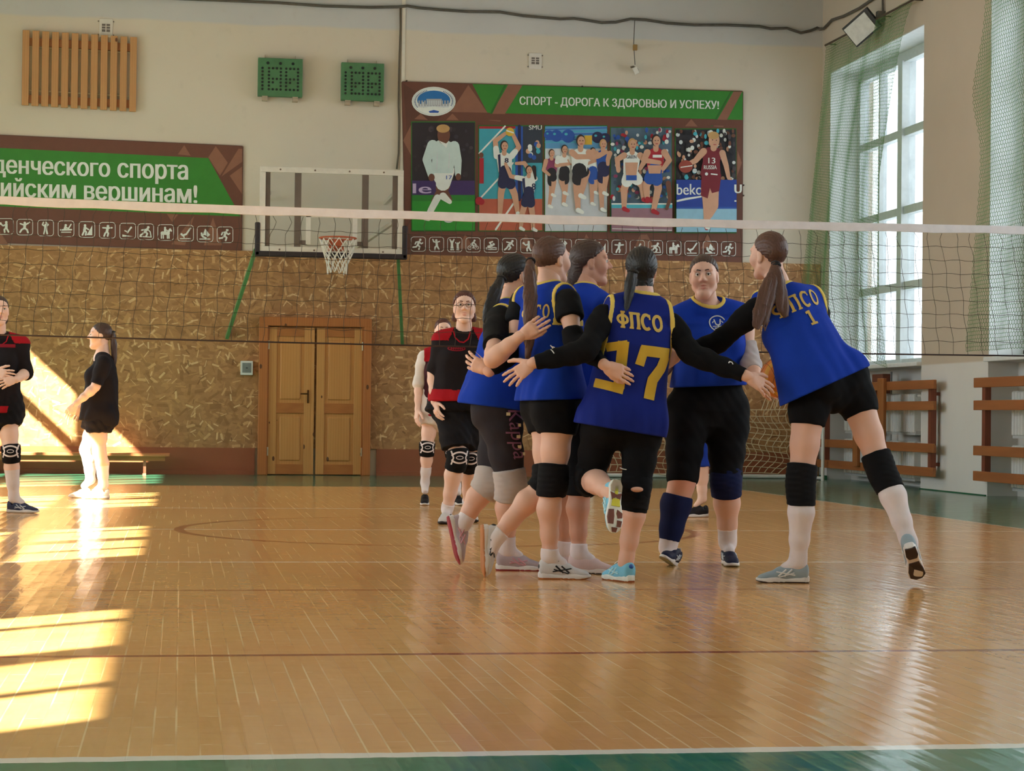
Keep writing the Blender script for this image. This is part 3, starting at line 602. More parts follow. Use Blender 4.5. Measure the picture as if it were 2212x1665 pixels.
def person2(f, x, y, h, top, low, skin, hair, legs, arms, shoes=WHT, sock=None):
    """A small printed sportsman: x, y = neck; h = body scale."""
    hip = (x+legs[0]*h, y+.36*h)
    for L in legs[1:]:
        P = [hip]+[(x+a*h, y+b*h) for a, b in L]
        f.limb(P, [.085*h, .062*h, .04*h][:len(P)], skin); f.limb([P[0], (P[0][0]*.45+P[1][0]*.55, P[0][1]*.45+P[1][1]*.55)], [.105*h, .10*h], low)
        if sock: f.limb([(P[1][0]*.6+P[2][0]*.4, P[1][1]*.6+P[2][1]*.4), P[2]], [.058*h, .042*h], sock)
        f.limb([P[-1], (P[-1][0]+.07*h, P[-1][1]+.035*h)], [.04*h, .03*h], shoes)
    f.poly([(x-.15*h, y+.06*h), (x-.05*h, y), (x+.05*h, y), (x+.15*h, y+.06*h), (hip[0]+.125*h, hip[1]+.02*h), (hip[0]-.125*h, hip[1]+.02*h)], top)
    f.limb([hip, (hip[0], hip[1]+.03*h)], [.12*h, .12*h], low)
    for k, (A, slv) in enumerate(arms):
        s = (x+(-.14 if k == 0 else .14)*h, y+.07*h); P = [s]+[(x+a*h, y+b*h) for a, b in A]
        f.limb(P, [.055*h, .045*h, .035*h][:len(P)], skin)
        if slv: f.limb(P if slv == 2 else [P[0], ((P[0][0]+P[1][0])/2, (P[0][1]+P[1][1])/2)], [.062*h]*3 if slv == 2 else [.06*h, .055*h], top)
        if slv == 2: f.el(P[-1][0], P[-1][1], .045*h, .05*h, skin, 12)
    f.limb([(x, y+.02*h), (x, y-.06*h)], [.045*h, .045*h], skin)
    f.el(x, y-.13*h, .075*h, .10*h, hair, 20); f.el(x+.012*h, y-.115*h, .062*h, .085*h, skin, 20)
    for sx in (-.022, .026): f.el(x+.012*h+sx*h, y-.125*h, .011*h, .008*h, HRD, 8)
    f.limb([(x-.002*h, y-.072*h), (x+.03*h, y-.072*h)], [.006*h, .006*h], RED_)
def panel(x0, y0, x1, y1, base): f = Flat(mz, YBN-.007); f.rect(x0-6, y0-7, x1+3, y1+6, GRN2); f.rect(x0, y0, x1, y1, base); return f
r2 = random.Random(3)
# photo: footballer in white
p_ = panel(86, 306, 480, 984, PR('night', (40, 32, 40)))
for k in range(34): p_.el(r2.uniform(96, 470), r2.uniform(330, 640), r2.uniform(6, 16), r2.uniform(8, 18), PR('crowd%d' % (k % 3), ((54, 46, 58), (70, 58, 66), (48, 40, 46))[k % 3]), 10)
p_.rect(86, 672, 480, 762, PR('violet', (62, 42, 96))).rect(86, 762, 480, 984, PR('turf', (46, 146, 48))).rect(86, 762, 480, 800, PR('turf_dark', (40, 124, 44)))
p_.text('le', 92, 690, 205, 752, PR('lilac', (196, 176, 210)), .012)
p_.limb([(270, 620), (292, 705), (228, 800)], [50, 34, 22], SKB).limb([(292, 600), (268, 720), (318, 790)], [46, 34, 20], SKB).limb([(260, 620), (284, 670)], [56, 50], WHT).limb([(300, 610), (280, 690)], [52, 46], WHT)
p_.limb([(245, 780), (205, 855), (180, 900)], [22, 20, 14], WHT).limb([(280, 770), (322, 805)], [24, 14], WHT).limb([(165, 908), (190, 915)], [13, 11], WHT)
p_.poly([(205, 440), (262, 415), (318, 425), (368, 450), (352, 560), (340, 625), (205, 625), (212, 540)], PR('kit_white', (200, 218, 214)))
p_.limb([(215, 450), (178, 540), (205, 640)], [34, 27, 20], PR('kit_white', (200, 218, 214))).limb([(350, 455), (372, 545), (374, 635)], [32, 25, 18], PR('kit_white', (200, 218, 214)))
p_.el(208, 652, 20, 24, SKB, 14).el(376, 648, 17, 22, SKB, 14).el(284, 385, 40, 58, SKB, 20).el(280, 345, 42, 26, HRB, 18).poly([(252, 420), (300, 440), (318, 420), (300, 466)], WHT)
p_.text('17', 300, 640, 336, 664, BLU, .012).limb([(245, 500), (240, 600)], [3, 3], GRY).limb([(320, 500), (315, 590)], [3, 3], GRY)
p_.el(315, 905, 38, 32, GRY, 24).el(315, 905, 12, 11, BLK, 5).el(290, 895, 7, 7, BLK, 5).el(340, 890, 7, 7, BLK, 5)
p_.build('photo', BR)
# photo: volleyball players at the net
p_ = panel(508, 330, 904, 984, PR('hall_cyan', (64, 160, 178)))
p_.rect(508, 786, 904, 984, ORA).rect(508, 330, 760, 345, RED_).limb([(508, 500), (670, 330)], [5, 5], WHT).limb([(508, 790), (720, 560)], [5, 5], WHT).limb([(612, 978), (740, 790)], [6, 6], WHT)
p_.rect(735, 330, 782, 786, BLU).rect(782, 330, 904, 560, PR('stand_dark', (48, 56, 70))).limb([(760, 330), (760, 790)], [10, 10], NVY)
for k in range(12): p_.el(r2.uniform(795, 895), r2.uniform(430, 560), 14, 16, (WHT, CYA, SKA, BLU)[k % 4], 10)
p_.text('SMU', 820, 324, 900, 352, WHT, .012).rect(508, 530, 536, 690, RED_).el(520, 512, 15, 18, SKB, 12)
person2(p_, 664, 495, 330, WHT, NVY, SKA, HRD, (.02, [(-.06, .78), (-.08, 1.20)], [(.20, .80), (.26, 1.16)]), (([(-.17, -.22), (.02, -.36)], 1), ([(.28, -.10), (.16, -.36)], 1)))
p_.poly([(624, 510), (640, 505), (644, 640), (634, 640)], NVY).text('8', 668, 530, 690, 560, NVY, .03).el(700, 366, 27, 27, GLD, 20).limb([(680, 358), (722, 372)], [4, 4], WHT)
person2(p_, 818, 640, 280, WHT, NVY, SKA, HRD, (0, [(-.14, .82), (-.18, 1.18)], [(.08, .84), (.10, 1.20)]), (([(-.40, .02), (-.52, -.26)], 1), ([(-.10, -.28), (-.28, -.27)], 1)))
p_.limb([(850, 590), (860, 660)], [14, 6], HRD).text('8', 838, 690, 860, 730, NVY, .03).poly([(776, 660), (792, 655), (800, 770), (790, 775)], NVY).limb([(508, 800), (520, 805)], [26, 20], RED_)
p_.build('photo', BR)
# photo: gym class
p_ = panel(922, 330, 1310, 988, PR('gym_pale', (206, 214, 220)))
p_.rect(922, 330, 1310, 470, PR('gym_blue', (92, 152, 196)))
for k in range(6): p_.limb([(922, 350+k*16), (1310, 340+k*18)], [3, 3], CYA if k % 2 else BLU)
for x, y, r in ((945, 385, 30), (992, 390, 38), (1066, 392, 42), (1250, 400, 36), (1300, 405, 32)): p_.el(x, y, r, r, NVY if x > 1200 else BLU, 20).el(x-r*.3, y-r*.3, r*.25, r*.2, CYA, 10)
p_.rect(1168, 388, 1216, 446, GLD).poly([(922, 690), (1310, 640), (1310, 988), (922, 988)], PR('gym_floor', (198, 204, 210)))
person2(p_, 962, 530, 250, PUR, BLK, SKA, HRD, (0, [(.0, .82), (-.06, 1.20)], [(.06, .60), (.02, .92)]), (([(-.2, .3), (-.06, .42)], 0), ([(.24, .26), (.40, .08)], 0)))
person2(p_, 1042, 510, 280, WHT, BLK, SKA, HRD, (0, [(.02, .74), (-.02, 1.10)], [(-.06, .60), (.0, .85)]), (([(-.18, .24), (.12, .20)], 1), ([(.20, .22), (.10, .12)], 1)))
person2(p_, 1220, 520, 250, WHT, BLU, SKA, HRD, (0, [(-.02, .80), (-.02, 1.18)], [(.10, .6), (.06, .9)]), (([(-.2, .2), (.1, .1)], 1), ([(.2, .22), (.3, .1)], 1)))
person2(p_, 1284, 480, 300, BLU, NVY, SKA, HRB, (0, [(-.04, .80), (-.02, 1.24)], [(.06, .55), (.02, .9)]), (([(-.2, .20), (-.36, .10)], 0), ([(.1, .2), (.1, .3)], 0)))
person2(p_, 1142, 470, 380, WHT, BLK, SKA, HRD, (-.02, [(-.06, .64), (-.04, 1.02)], [(.10, .40), (.0, .78)]), (([(-.06, .14), (.28, .14)], 0), ([(.30, .12), (.42, .06)], 0)))
p_.build('photo', BR)
# photo: two runners
p_ = panel(1335, 340, 1716, 992, PR('stand_blue', (84, 108, 128)))
for k in range(190):
    p_.el(r2.uniform(1342, 1708), r2.uniform(350, 800), r2.uniform(8, 15), r2.uniform(9, 17), (WHT, CYA, SKA, BLU, PUR, PR('slate', (70, 84, 104)), RED_, GRY, PR('slate', (70, 84, 104)))[k % 9], 9)
p_.rect(1335, 822, 1716, 850, CYA).rect(1335, 846, 1716, 992, PR('track', (150, 112, 124))).limb([(1340, 940), (1712, 952)], [2, 2], WHT).limb([(1340, 975), (1712, 985)], [2, 2], WHT).rect(1335, 815, 1716, 824, WHT)
person2(p_, 1464, 490, 360, WHT, WHT, SKA, HRB, (-.03, [(-.14, .66), (-.14, 1.00)], [(.18, .60), (.20, .84)]), (([(-.26, .14), (-.24, .34)], 0), ([(.22, .16), (.14, .30)], 0)), RED_)
p_.poly([(1420, 560), (1500, 560), (1490, 640), (1425, 640)], SKA).text('GREEN', 1428, 515, 1490, 535, NVY, .01).rect(1426, 640, 1492, 672, BLU)
person2(p_, 1612, 470, 380, RED_, BLU, SKA, HRD, (-.02, [(-.16, .62), (-.14, .84)], [(.04, .66), (-.04, 1.04)]), (([(-.20, .20), (.06, .24)], 0), ([(.22, .20), (.12, .34)], 0)), RED_)
p_.poly([(1560, 578), (1648, 578), (1640, 630), (1568, 630)], SKA).limb([(1690, 690), (1700, 790), (1680, 850)], [16, 12, 10], SKB).rect(1592, 512, 1650, 530, WHT)
p_.build('photo', BR)
# photo: basketball player in dark red, shirt 13
p_ = panel(1742, 350, 2120, 996, PR('stand_black', (44, 42, 50)))
for k in range(170):
    p_.el(r2.uniform(1750, 2112), r2.uniform(360, 660), r2.uniform(7, 15), r2.uniform(9, 17), (BLK, PR('slate2', (70, 62, 66)), SKA, WHT, BLK, GRY, PR('slate2', (70, 62, 66)), CYA, BLK, SKB)[k % 10], 9)
p_.rect(1742, 668, 2120, 838, PR('board_blue', (32, 62, 150))).rect(1742, 838, 2120, 996, PR('ice', (146, 190, 212))).rect(1742, 838, 2120, 850, BLU)
p_.text('beko', 1744, 694, 1905, 762, WHT, .012).poly([(1744, 796), (1800, 782), (1900, 768), (1900, 778), (1800, 796), (1744, 808)], WHT).text('U', 2108, 698, 2150, 752, WHT, .04).rect(2106, 796, 2118, 806, WHT)
M_ = PR('maroon', (118, 28, 42))
p_.limb([(1940, 740), (1940, 850), (1932, 935)], [40, 30, 18], SKA).limb([(1968, 740), (1976, 830), (1952, 890)], [40, 30, 18], SKA).limb([(1930, 945), (1932, 972)], [14, 13], RED_).limb([(1930, 968), (1945, 972)], [9, 8], WHT)
p_.poly([(1900, 630), (2024, 635), (2010, 740), (1965, 752), (1952, 720), (1938, 785), (1895, 768)], M_).poly([(1905, 478), (1945, 462), (2005, 470), (2030, 490), (2014, 560), (2020, 645), (1890, 640), (1908, 550)], M_)
p_.limb([(1912, 490), (1862, 548), (1785, 585)], [22, 17, 12], SKA).limb([(2030, 500), (2054, 580), (2068, 650)], [20, 16, 12], SKA).el(1800, 585, 44, 40, PR('ball_red', (150, 66, 54)), 22).limb([(1770, 590), (1840, 580)], [3, 3], WHT).limb([(2068, 660), (2086, 664)], [8, 6], SKA)
p_.limb([(1975, 470), (1976, 440)], [20, 20], SKA).el(1978, 420, 34, 50, SKA, 20).el(1974, 390, 35, 24, HRB, 18).el(1968, 418, 4, 3, HRD, 8).el(1992, 420, 4, 3, HRD, 8).limb([(1975, 448), (1990, 448)], [2, 2], RED_)
p_.text('13', 1942, 530, 1985, 566, WHT, .012).text('RUSSIA', 1914, 578, 1994, 602, WHT, .02).limb([(1960, 632), (1996, 636)], [4, 4], WHT).el(1930, 632, 10, 10, WHT, 10)
p_.build('photo', BR)
for k, kd in enumerate(('run', 'throw', 'two', 'bike', 'swim', 'skate', 'tennis', 'dance', 'hands', 'row', 'climb', 'disc', 'jump', 'ski', 'horse', 'kick', 'surf', 'run')):
    u = 125+k*114.6; pictogram(BR, mz, u, 1070+k*1.75, 90, kd)
# --- banner at the left edge
def mq(u, v): p = at(u, v, YW); return p[0], p[2]
BL = empty('banner', (-1.7, YW-.02, 2.89), 'brown banner with big white lettering on green at the left edge', 'banner', 'sports banners on the back wall')
f = Flat(mq, YBN-.004); L0 = -420
def yt(x): return 293+.0455*x
f.poly([(L0, yt(L0)), (524, yt(524)), (521, 541), (L0, 509)], BRN)
f.poly([(L0, yt(L0)+32), (0, 320), (450, 342), (497, 427), (520, 468), (0, 446), (L0, 430)], GRN)
f.poly([(384, 334), (398, 314), (412, 337)], BRN2).poly([(450, 340), (466, 316), (492, 352), (475, 380)], BRN2).poly([(523, 322), (523, 350), (478, 382), (515, 322)], BRN2).poly([(496, 380), (523, 420), (523, 360)], BRN2).poly([(420, 466), (400, 530), (370, 528)], BRN2).poly([(360, 462), (372, 480), (385, 464)], BRN2).poly([(460, 470), (480, 530), (440, 530)], BRN2).poly([(0, 500), (18, 528), (0, 528)], BRN2)
f.build('background', BL)
sk = MB(); P = [mq(L0, yt(L0)), mq(524, yt(524)), mq(521, 541), mq(L0, 509)]
for i in range(4): a, b = P[i], P[(i+1) % 4]; sk.beam((a[0], YW-.014, a[1]), (b[0], YW-.014, b[1]), .02, .02)
sk.build('batten', BRN3, BL)
t_ = Flat(mq, YBN-.008)
def word(txt, x0, x1, base, xh, up, dn, sl=.033):
    """A word whose small letters stand on base and are xh tall; up, dn reach above and below."""
    t_.text(txt, x0, base-xh-up, x1, base+dn, WHT, .03, sl)
word('студенческого', -84, 237, 375, 33, 0, 8); word('спорта', 255, 405, 386, 34, 0, 9)
word('олимпийским', -140, 163, 420, 31, 10, 0); word('вершинам!', 183, 425, 433, 31, 9, 9); word('к', -175, -158, 418, 31, 0, 0)
t_.build('lettering', BL)
for x, kd in zip((-78, -33, 12, 54, 99, 143, 188, 232, 276, 315, 358, 401, 443, 486), ('swim', 'skate', 'tennis', 'dance', 'hands', 'row', 'climb', 'disc', 'jump', 'ski', 'horse', 'kick', 'surf', 'run')):
    pictogram(BL, mq, x, 489+.038*x, 34, kd)
# ================================================================ RIGHT-HAND WALL THINGS
RD = M('radiator_white', (222, 224, 222), .45, .03)
PIPE = M('pipe_brown', (120, 74, 58), .5)
def radiator(y0, y1, z0, z1, label):
    x = XR+.17
    r = empty('radiator', (x, (y0+y1)/2, z0), label, 'radiator', 'white ribbed radiators in the window niches')
    n = int((y1-y0)/.075)
    for side, nm in ((0, 'ribs'),):
        b = MB()
        for i in range(n):
            a = y0+i*(y1-y0)/n; b.box((x-.055, a+.006, z0+.03), (x+.055, a+(y1-y0)/n-.006, z1-.02), bev=.012)
        b.build('ribs', RD, r)
    MB().box((x-.035, y0, z1-.055), (x+.04, y1, z1-.012)).box((x-.035, y0, z0), (x+.04, y1, z0+.05)).build('header', M('radiator_header', (196, 200, 200), .5, .03), r)
    MB().tube([(x, y0, z1-.04), (x, y0-.09, z1-.04), (x+.02, y0-.12, z1-.10), (x+.02, y0-.12, z1-.3)], .016, 8).build('valve_pipe', RD, r)
    for yy in (y0+.1, y1-.1): MB().box((x+.05, yy-.015, z0+.05), (XR+.345, yy+.015, z0+.08)).build('bracket', RD, r)
for i, (y0, y1) in enumerate(WINR[:2]):
    w = ('first' if i == 0 else 'second')
    nm = 'in the niche nearest the back corner' if i == 0 else 'in the niche right of the white pier'
    radiator(y0+.55, y0+1.55, .62, 1.13, 'upper white ribbed radiator, nearer one, '+nm); radiator(y0+.55, y0+1.55, .07, .56, 'lower white ribbed radiator, nearer one, '+nm)
    radiator(y0+1.95, y1-.35, .62, 1.13, 'upper white ribbed radiator, farther one, '+nm); radiator(y0+1.95, y1-.35, .07, .56, 'lower white ribbed radiator, farther one, '+nm)
    for dy in (.30, 1.72): 
        tag(MB().tube([(XR+.24, y0+dy, 0.), (XR+.24, y0+dy, 1.40)], .016, 8).build('heating_pipe', M('pipe_paint', (120, 74, 62) if dy > 1 else (170, 168, 166), .5)), ('brown vertical heating pipe' if dy > 1 else 'grey vertical heating pipe')+' '+nm, 'pipe')
GR, GP = wood('guard_wood', (142, 84, 44), (172, 108, 60), axis=1), wood('guard_post_wood', (112, 56, 38), (132, 70, 48))
def guard(y0, y1, label):
    x = XR-.10
    g = empty('radiator_guard', (x, (y0+y1)/2, .15), label, 'guard rail', 'brown wooden guards over the radiators')
    for yy in (y0+.22, (y0+y1)/2+.05, y1-.2): MB().box((x-.02, yy-.045, .20), (x+.045, yy+.045, 1.21)).build('post', GP, g)
    for zz in (.215, .485, .965, 1.205): MB().box((x-.055, y0, zz-.052), (x-.021, y1, zz+.052), bev=.005).build('rail', GR, g)
    for yy in (y0+.22, y1-.2):
        for zz in (.3, 1.1) if not any(a < yy < b for a, b in WINR) else (): MB().box((x+.04, yy-.02, zz-.02), (XR+.0 if not any(a < yy < b for a, b in WINR) else XR+.10, yy+.02, zz+.02)).build('bracket', GP, g)
guard(22.24, 26.55, 'brown wooden rail guard in front of radiators, left of the white pier')
guard(16.9, 21.06, 'brown wooden rail guard in front of radiators, right of the white pier')
a = onx(1903, 817, XR-.19); b = onx(1872, 1008, XR-.19)
tag(MB().box((XR-.20, a[1]-.11, .33), (XR-.157, a[1]+.11, a[2]), bev=.006).build('wooden_plank', wood('plank_wood', (140, 84, 40), (168, 108, 58))), 'upright wooden plank leaning on the left radiator guard', 'plank')
b = onx(1848, 960, XR-.19)
tag(MB().box((XR-.20, b[1]-.09, .22), (XR-.157, b[1]+.09, .62), bev=.006).build('short_plank', wood('plank_wood', (140, 84, 40), (168, 108, 58))), 'short upright wooden board fixed across the two lower guard rails', 'plank')
c = onx(1895, 815, XR-.05)
tag(MB().box((XR-.05, c[1]-.20, 1.12), (XR+.05, c[1]+.20, 1.36), bev=.006).build('wooden_block', M('block_brown', (104, 54, 36), .6)), 'dark brown wooden block behind the top guard rail', 'block')
# floodlight
F0 = onx(1886, 48, XR-.12)
fl = empty('floodlight', F0, 'small floodlight tilted down on the wall over the green window net', 'floodlight')
q = onx(1866, 60, XR-.18); r_ = onx(1903, 28, XR-.16)
MB().beam((F0[0]-.02, F0[1]-.10, F0[2]+.05), (F0[0]-.22, F0[1]+.22, F0[2]-.16), .30, .05, (1, 0, .8)).build('housing', M('lamp_black', (38, 38, 40), .5), fl)
MB().beam((F0[0]-.055, F0[1]-.08, F0[2]+.015), (F0[0]-.225, F0[1]+.19, F0[2]-.165), .25, .03, (1, 0, .8)).build('lens', M('lamp_lens', (214, 216, 214), .3), fl)
MB().box((XR-.10, F0[1]-.12, F0[2]), (XR-.001, F0[1]-.04, F0[2]+.12)).build('bracket', M('lamp_grey', (90, 86, 80), .5), fl)
MB().tube([(XR-.03, F0[1]-.1, F0[2]+.1), (XR-.03, F0[1]-.08, F0[2]+.5)], .014, 6).build('cord', CB, fl)
# window rods and hexagonal safety nets
ROD = M('rod_dark', (70, 52, 34), .5)
NETM = M('net_green', (84, 122, 66), .7, .12)
def hexnet(fn, W_, H_, cell, r):
    """Hexagonal mesh of cords, laid on the hanging surface fn(s, t)."""
    a = cell/math.sqrt(3); rows = int(H_/(1.5*a))+1; cols = int(W_/cell)+1; nodes = {}; seg = set()
    def node(x, y):
        k = (round(x/cell*2), round(y/a*2)); nodes[k] = (x, y); return k
    for j in range(rows):
        for i in range(cols):
            cx, cy = i*cell+(cell/2 if j % 2 else 0), j*1.5*a
            P = [node(cx+a*math.sin(k*math.pi/3), cy+a*math.cos(k*math.pi/3)) for k in range(6)]
            for k in range(6): seg.add(tuple(sorted((P[k], P[(k+1) % 6]))))
    V, Fc = [], []
    for p, q in seg:
        (x0, y0), (x1, y1) = nodes[p], nodes[q]
        A, B = np.array(fn(x0/W_, y0/H_)), np.array(fn(x1/W_, y1/H_)); d = B-A; L = np.linalg.norm(d)
        if L < 1e-6: continue
        d /= L; u = np.cross(d, [1., .2, .1]); u /= np.linalg.norm(u); w = np.cross(d, u); k = len(V)
        for e in (A, B):
            for th in (0, 2.094, 4.189): V.append(e+r*(math.cos(th)*u+math.sin(th)*w))
        Fc += [(k, k+1, k+4, k+3), (k+1, k+2, k+5, k+4), (k+2, k, k+3, k+5)]
    return V, Fc
def rod(y0, y1, z0, z1, label):
    P = [(XR-.12, y0, z0), (XR-.12, y1, z1)]
    g = MB().tube(P, .014, 8)
    for f_ in (.03, .35, .65, .97): g.cyl((XR-.12, y0+(y1-y0)*f_, z0+(z1-z0)*f_), (XR-.001, y0+(y1-y0)*f_, z0+(z1-z0)*f_), .008, 6)
    tag(g.build('curtain_rod', ROD), label, 'rod')
rod(23.0, 26.45, 5.70, 5.755, 'dark rod carrying the green net, near the back corner'); rod(17.2, 20.95, 5.66, 5.70, 'dark rod carrying the green net at the right edge')
def fn1(s, t):       # s: far end -> near end, t: top -> bottom
    far = np.array([XR-.12-.36*t**1.2, 26.40+.02*t, 5.735-3.5*t]); near = np.array([XR-.12+.02*t, 23.15+1.15*min(1, t*2.2)**.6-.25*max(0, t-.8)*5, 5.70-4.25*t])
    p = far*(1-s)+near*s; p[0] += .022*math.sin(26*s+2*math.sin(3*t))*(.4+.6*t); p[1] += .03*math.sin(11*s+4*t)
    if t > .3: p[0] += -.05*math.sin(math.pi*s)*(t-.3)
    return p
V, Fc = hexnet(fn1, 3.35, 4.2, .047, .0028)
tag(mesh_obj('safety_net', V, Fc, NETM), 'green hexagonal safety net hanging over the window by the back corner', 'safety net', 'green safety nets over the windows')
def fn2(s, t):
    bow = .42*math.exp(-((t-.33)/.12)**2)+.55*max(0, t-.45)/.55
    far = np.array([XR-.12-.06*t, 20.86+bow*.75, 5.68-4.15*t]); near = np.array([XR-.12, 17.4, 5.66-4.15*t])
    p = far*(1-s)+near*s; p[0] += .022*math.sin(30*s+2*t)*(.5+.5*t); return p
V, Fc = hexnet(fn2, 3.5, 4.15, .047, .0028)
tag(mesh_obj('safety_net', V, Fc, NETM), 'green hexagonal safety net over the window at the right edge', 'safety net', 'green safety nets over the windows')
def gather(fn, s0, n, r, label):
    pass
# ================================================================ VOLLEYBALL NET
YNET = 14.42
def ntop(x): return 2.20+.0014*(x-3)**2+ .004*max(0, -x)
def nbot(x): return 1.275+.0012*(x-4)**2
vn = empty('volleyball_net', (2., YNET, 1.3), 'long volleyball net with white top tape stretched across the hall', 'volleyball net')
XA, XB = -3.6, 8.2
xs = np.linspace(XA, XB, 60); tp = MB()
V = []; Fc = []
for i, x in enumerate(xs):
    z = ntop(x); sg = .004*math.sin(9*x)
    for y, dz in ((-.008, 0.018), (.008, .018), (.011, -.040+sg), (-.011, -.040+sg)): V.append((x, YNET+y, z+dz))
for i in range(len(xs)-1):
    for k in range(4): Fc.append((i*4+k, i*4+(k+1) % 4, i*4+4+(k+1) % 4, i*4+4+k))
tape = mesh_obj('top_tape', V, Fc, M('tape_white', (230, 228, 234), .7, .05), vn)
CORD = M('net_cord', (62, 50, 38), .8, .1)
mb = MB(); NR = 9
def npt(x0, v):   # v 0 at the tape, 1 at the lower cable
    x = x0+(.055*(x0-2.2))*v*.55; return x, ntop(x)-.045+(nbot(x)-ntop(x)+.045)*v
for i, x0 in enumerate(np.arange(XA+.1, XB-.3, .108)):
    k = random.uniform(-.02, .02) if random.random() < .7 else random.uniform(-.035, .035)
    P = []
    for v in np.linspace(0, 1, 22):
        x, z = npt(x0, v); wob = k*math.exp(-((v-.06)/.05)**2)+.006*math.sin(v*22+i)
        P.append((x+wob, YNET+.003*math.sin(i+9*v), z))
    mb.tube(P, .0017, 4)
for j in range(1, NR):
    P = []
    for x0 in np.arange(XA+.1, XB-.3, .054):
        x, z = npt(x0, j/NR); P.append((x, YNET, z+.005*math.sin(x0*29+j*2)))
    mb.tube(P, .0017, 4)
mb.build('mesh', CORD, vn)
MB().tube([(x, YNET, nbot(x)) for x in xs], .0065, 6).build('lower_cable', M('lower_cable_dark', (42, 22, 20), .6), vn)
PST = M('post_steel', (150, 150, 148), .4)
for x in (XA-.1, XB+.1-.0):
    pass
tag(MB().cyl((XA-.10, YNET, 0), (XA-.10, YNET, 2.4), .045, 16).build('net_post', PST), 'steel net post at the left end of the volleyball net', 'post')
tag(MB().cyl((XB+.10, YNET, 0), (XB+.10, YNET, 2.4), .045, 16).build('net_post', PST), 'steel net post at the right end of the volleyball net', 'post')
# ================================================================ PEOPLE: smooth solid modelling (distance fields, meshed as one surface)
def nrm(v): v = np.asarray(v, float); return v/(np.linalg.norm(v)+1e-12)
def smin(a, b, k):
    if k <= 0: return np.minimum(a, b)
    h = np.maximum(k-np.abs(a-b), 0)/k; return np.minimum(a, b)-h*h*k*.25
def smax(a, b, k): return -smin(-a, -b, k)
class RC:        # tapered round limb, with optional flat clips [(point, outward normal)]
    def __init__(s, a, b, r1, r2, k=.03, clips=()):
        s.a, s.b, s.r1, s.r2, s.k, s.clips = np.array(a, float), np.array(b, float), r1, r2, k, clips
    def box(s): r = max(s.r1, s.r2); return np.minimum(s.a, s.b)-r, np.maximum(s.a, s.b)+r
    def d(s, P):
        ba = s.b-s.a; l2 = ba@ba; t = np.clip(((P-s.a)@ba)/(l2+1e-12), 0, 1)
        q = P-s.a-t[:, None]*ba; d = np.sqrt(np.einsum('ij,ij->i', q, q))-(s.r1+(s.r2-s.r1)*t)
        for p, n in s.clips: d = np.maximum(d, (P-p)@n)
        return d
class EL:        # ellipsoid; M rows are its axes
    def __init__(s, c, rad, M=None, k=.03): s.c = np.array(c, float); s.r = np.array(rad, float); s.M = np.eye(3) if M is None else np.array(M, float); s.k = k
    def box(s): e = np.sqrt(((s.M*s.r[:, None])**2).sum(0)); return s.c-e, s.c+e
    def d(s, P):
        q = (P-s.c)@s.M.T; k0 = np.sqrt(((q/s.r)**2).sum(1)); k1 = np.sqrt(((q/s.r**2)**2).sum(1)); return k0*(k0-1)/(k1+1e-9)
class LOFT:      # elliptical column through stations (centre, right, half width, half depth), flat ends
    def __init__(s, st, k=.03, power=2.3, ends=.0):
        s.c = np.array([q[0] for q in st], float); s.x = np.array([nrm(q[1]) for q in st]); s.a = np.array([q[2] for q in st], float); s.b = np.array([q[3] for q in st], float); s.k = k; s.p = power; s.e = ends
    def box(s): m = np.maximum(s.a, s.b).max(); return s.c.min(0)-m, s.c.max(0)+m
    def d(s, P):
        n = len(s.c); best = np.full(len(P), 1e9); U = np.zeros(len(P)); Vv = np.zeros(len(P)); A = np.ones(len(P)); B = np.ones(len(P)); W = np.zeros(len(P))
        for i in range(n-1):
            ba = s.c[i+1]-s.c[i]; L = np.linalg.norm(ba); ax = ba/L; tt = ((P-s.c[i])@ax)/L; t = np.clip(tt, 0, 1)
            x = s.x[i]*(1-t)[:, None]+s.x[i+1]*t[:, None]; x -= (x@ax)[:, None]*ax; x /= np.linalg.norm(x, axis=1)[:, None]+1e-9
            y = np.cross(ax, x); q = P-(s.c[i]+t[:, None]*ba); u = np.einsum('ij,ij->i', q, x); v = np.einsum('ij,ij->i', q, y)
            dist = np.einsum('ij,ij->i', q, q); m = dist < best
            over = np.full(len(P), -1.)
            if i == 0: over = np.maximum(over, -tt*L)
            if i == n-2: over = np.maximum(over, (tt-1)*L)
            best = np.where(m, dist, best); U = np.where(m, u, U); Vv = np.where(m, v, Vv); W = np.where(m, over, W)
            A = np.where(m, s.a[i]+(s.a[i+1]-s.a[i])*t, A); B = np.where(m, s.b[i]+(s.b[i+1]-s.b[i])*t, B)
        p = s.p; k0 = (np.abs(U/A)**p+np.abs(Vv/B)**p)**(1/p); d = (k0-1)*np.minimum(A, B)*np.where(k0 > 1, 1., 1.)
        d = np.where(k0 > 1e-6, (1-1/np.maximum(k0, 1e-6))*np.sqrt(U*U+Vv*Vv), -np.minimum(A, B))
        return smax(d, W-s.e, .012)
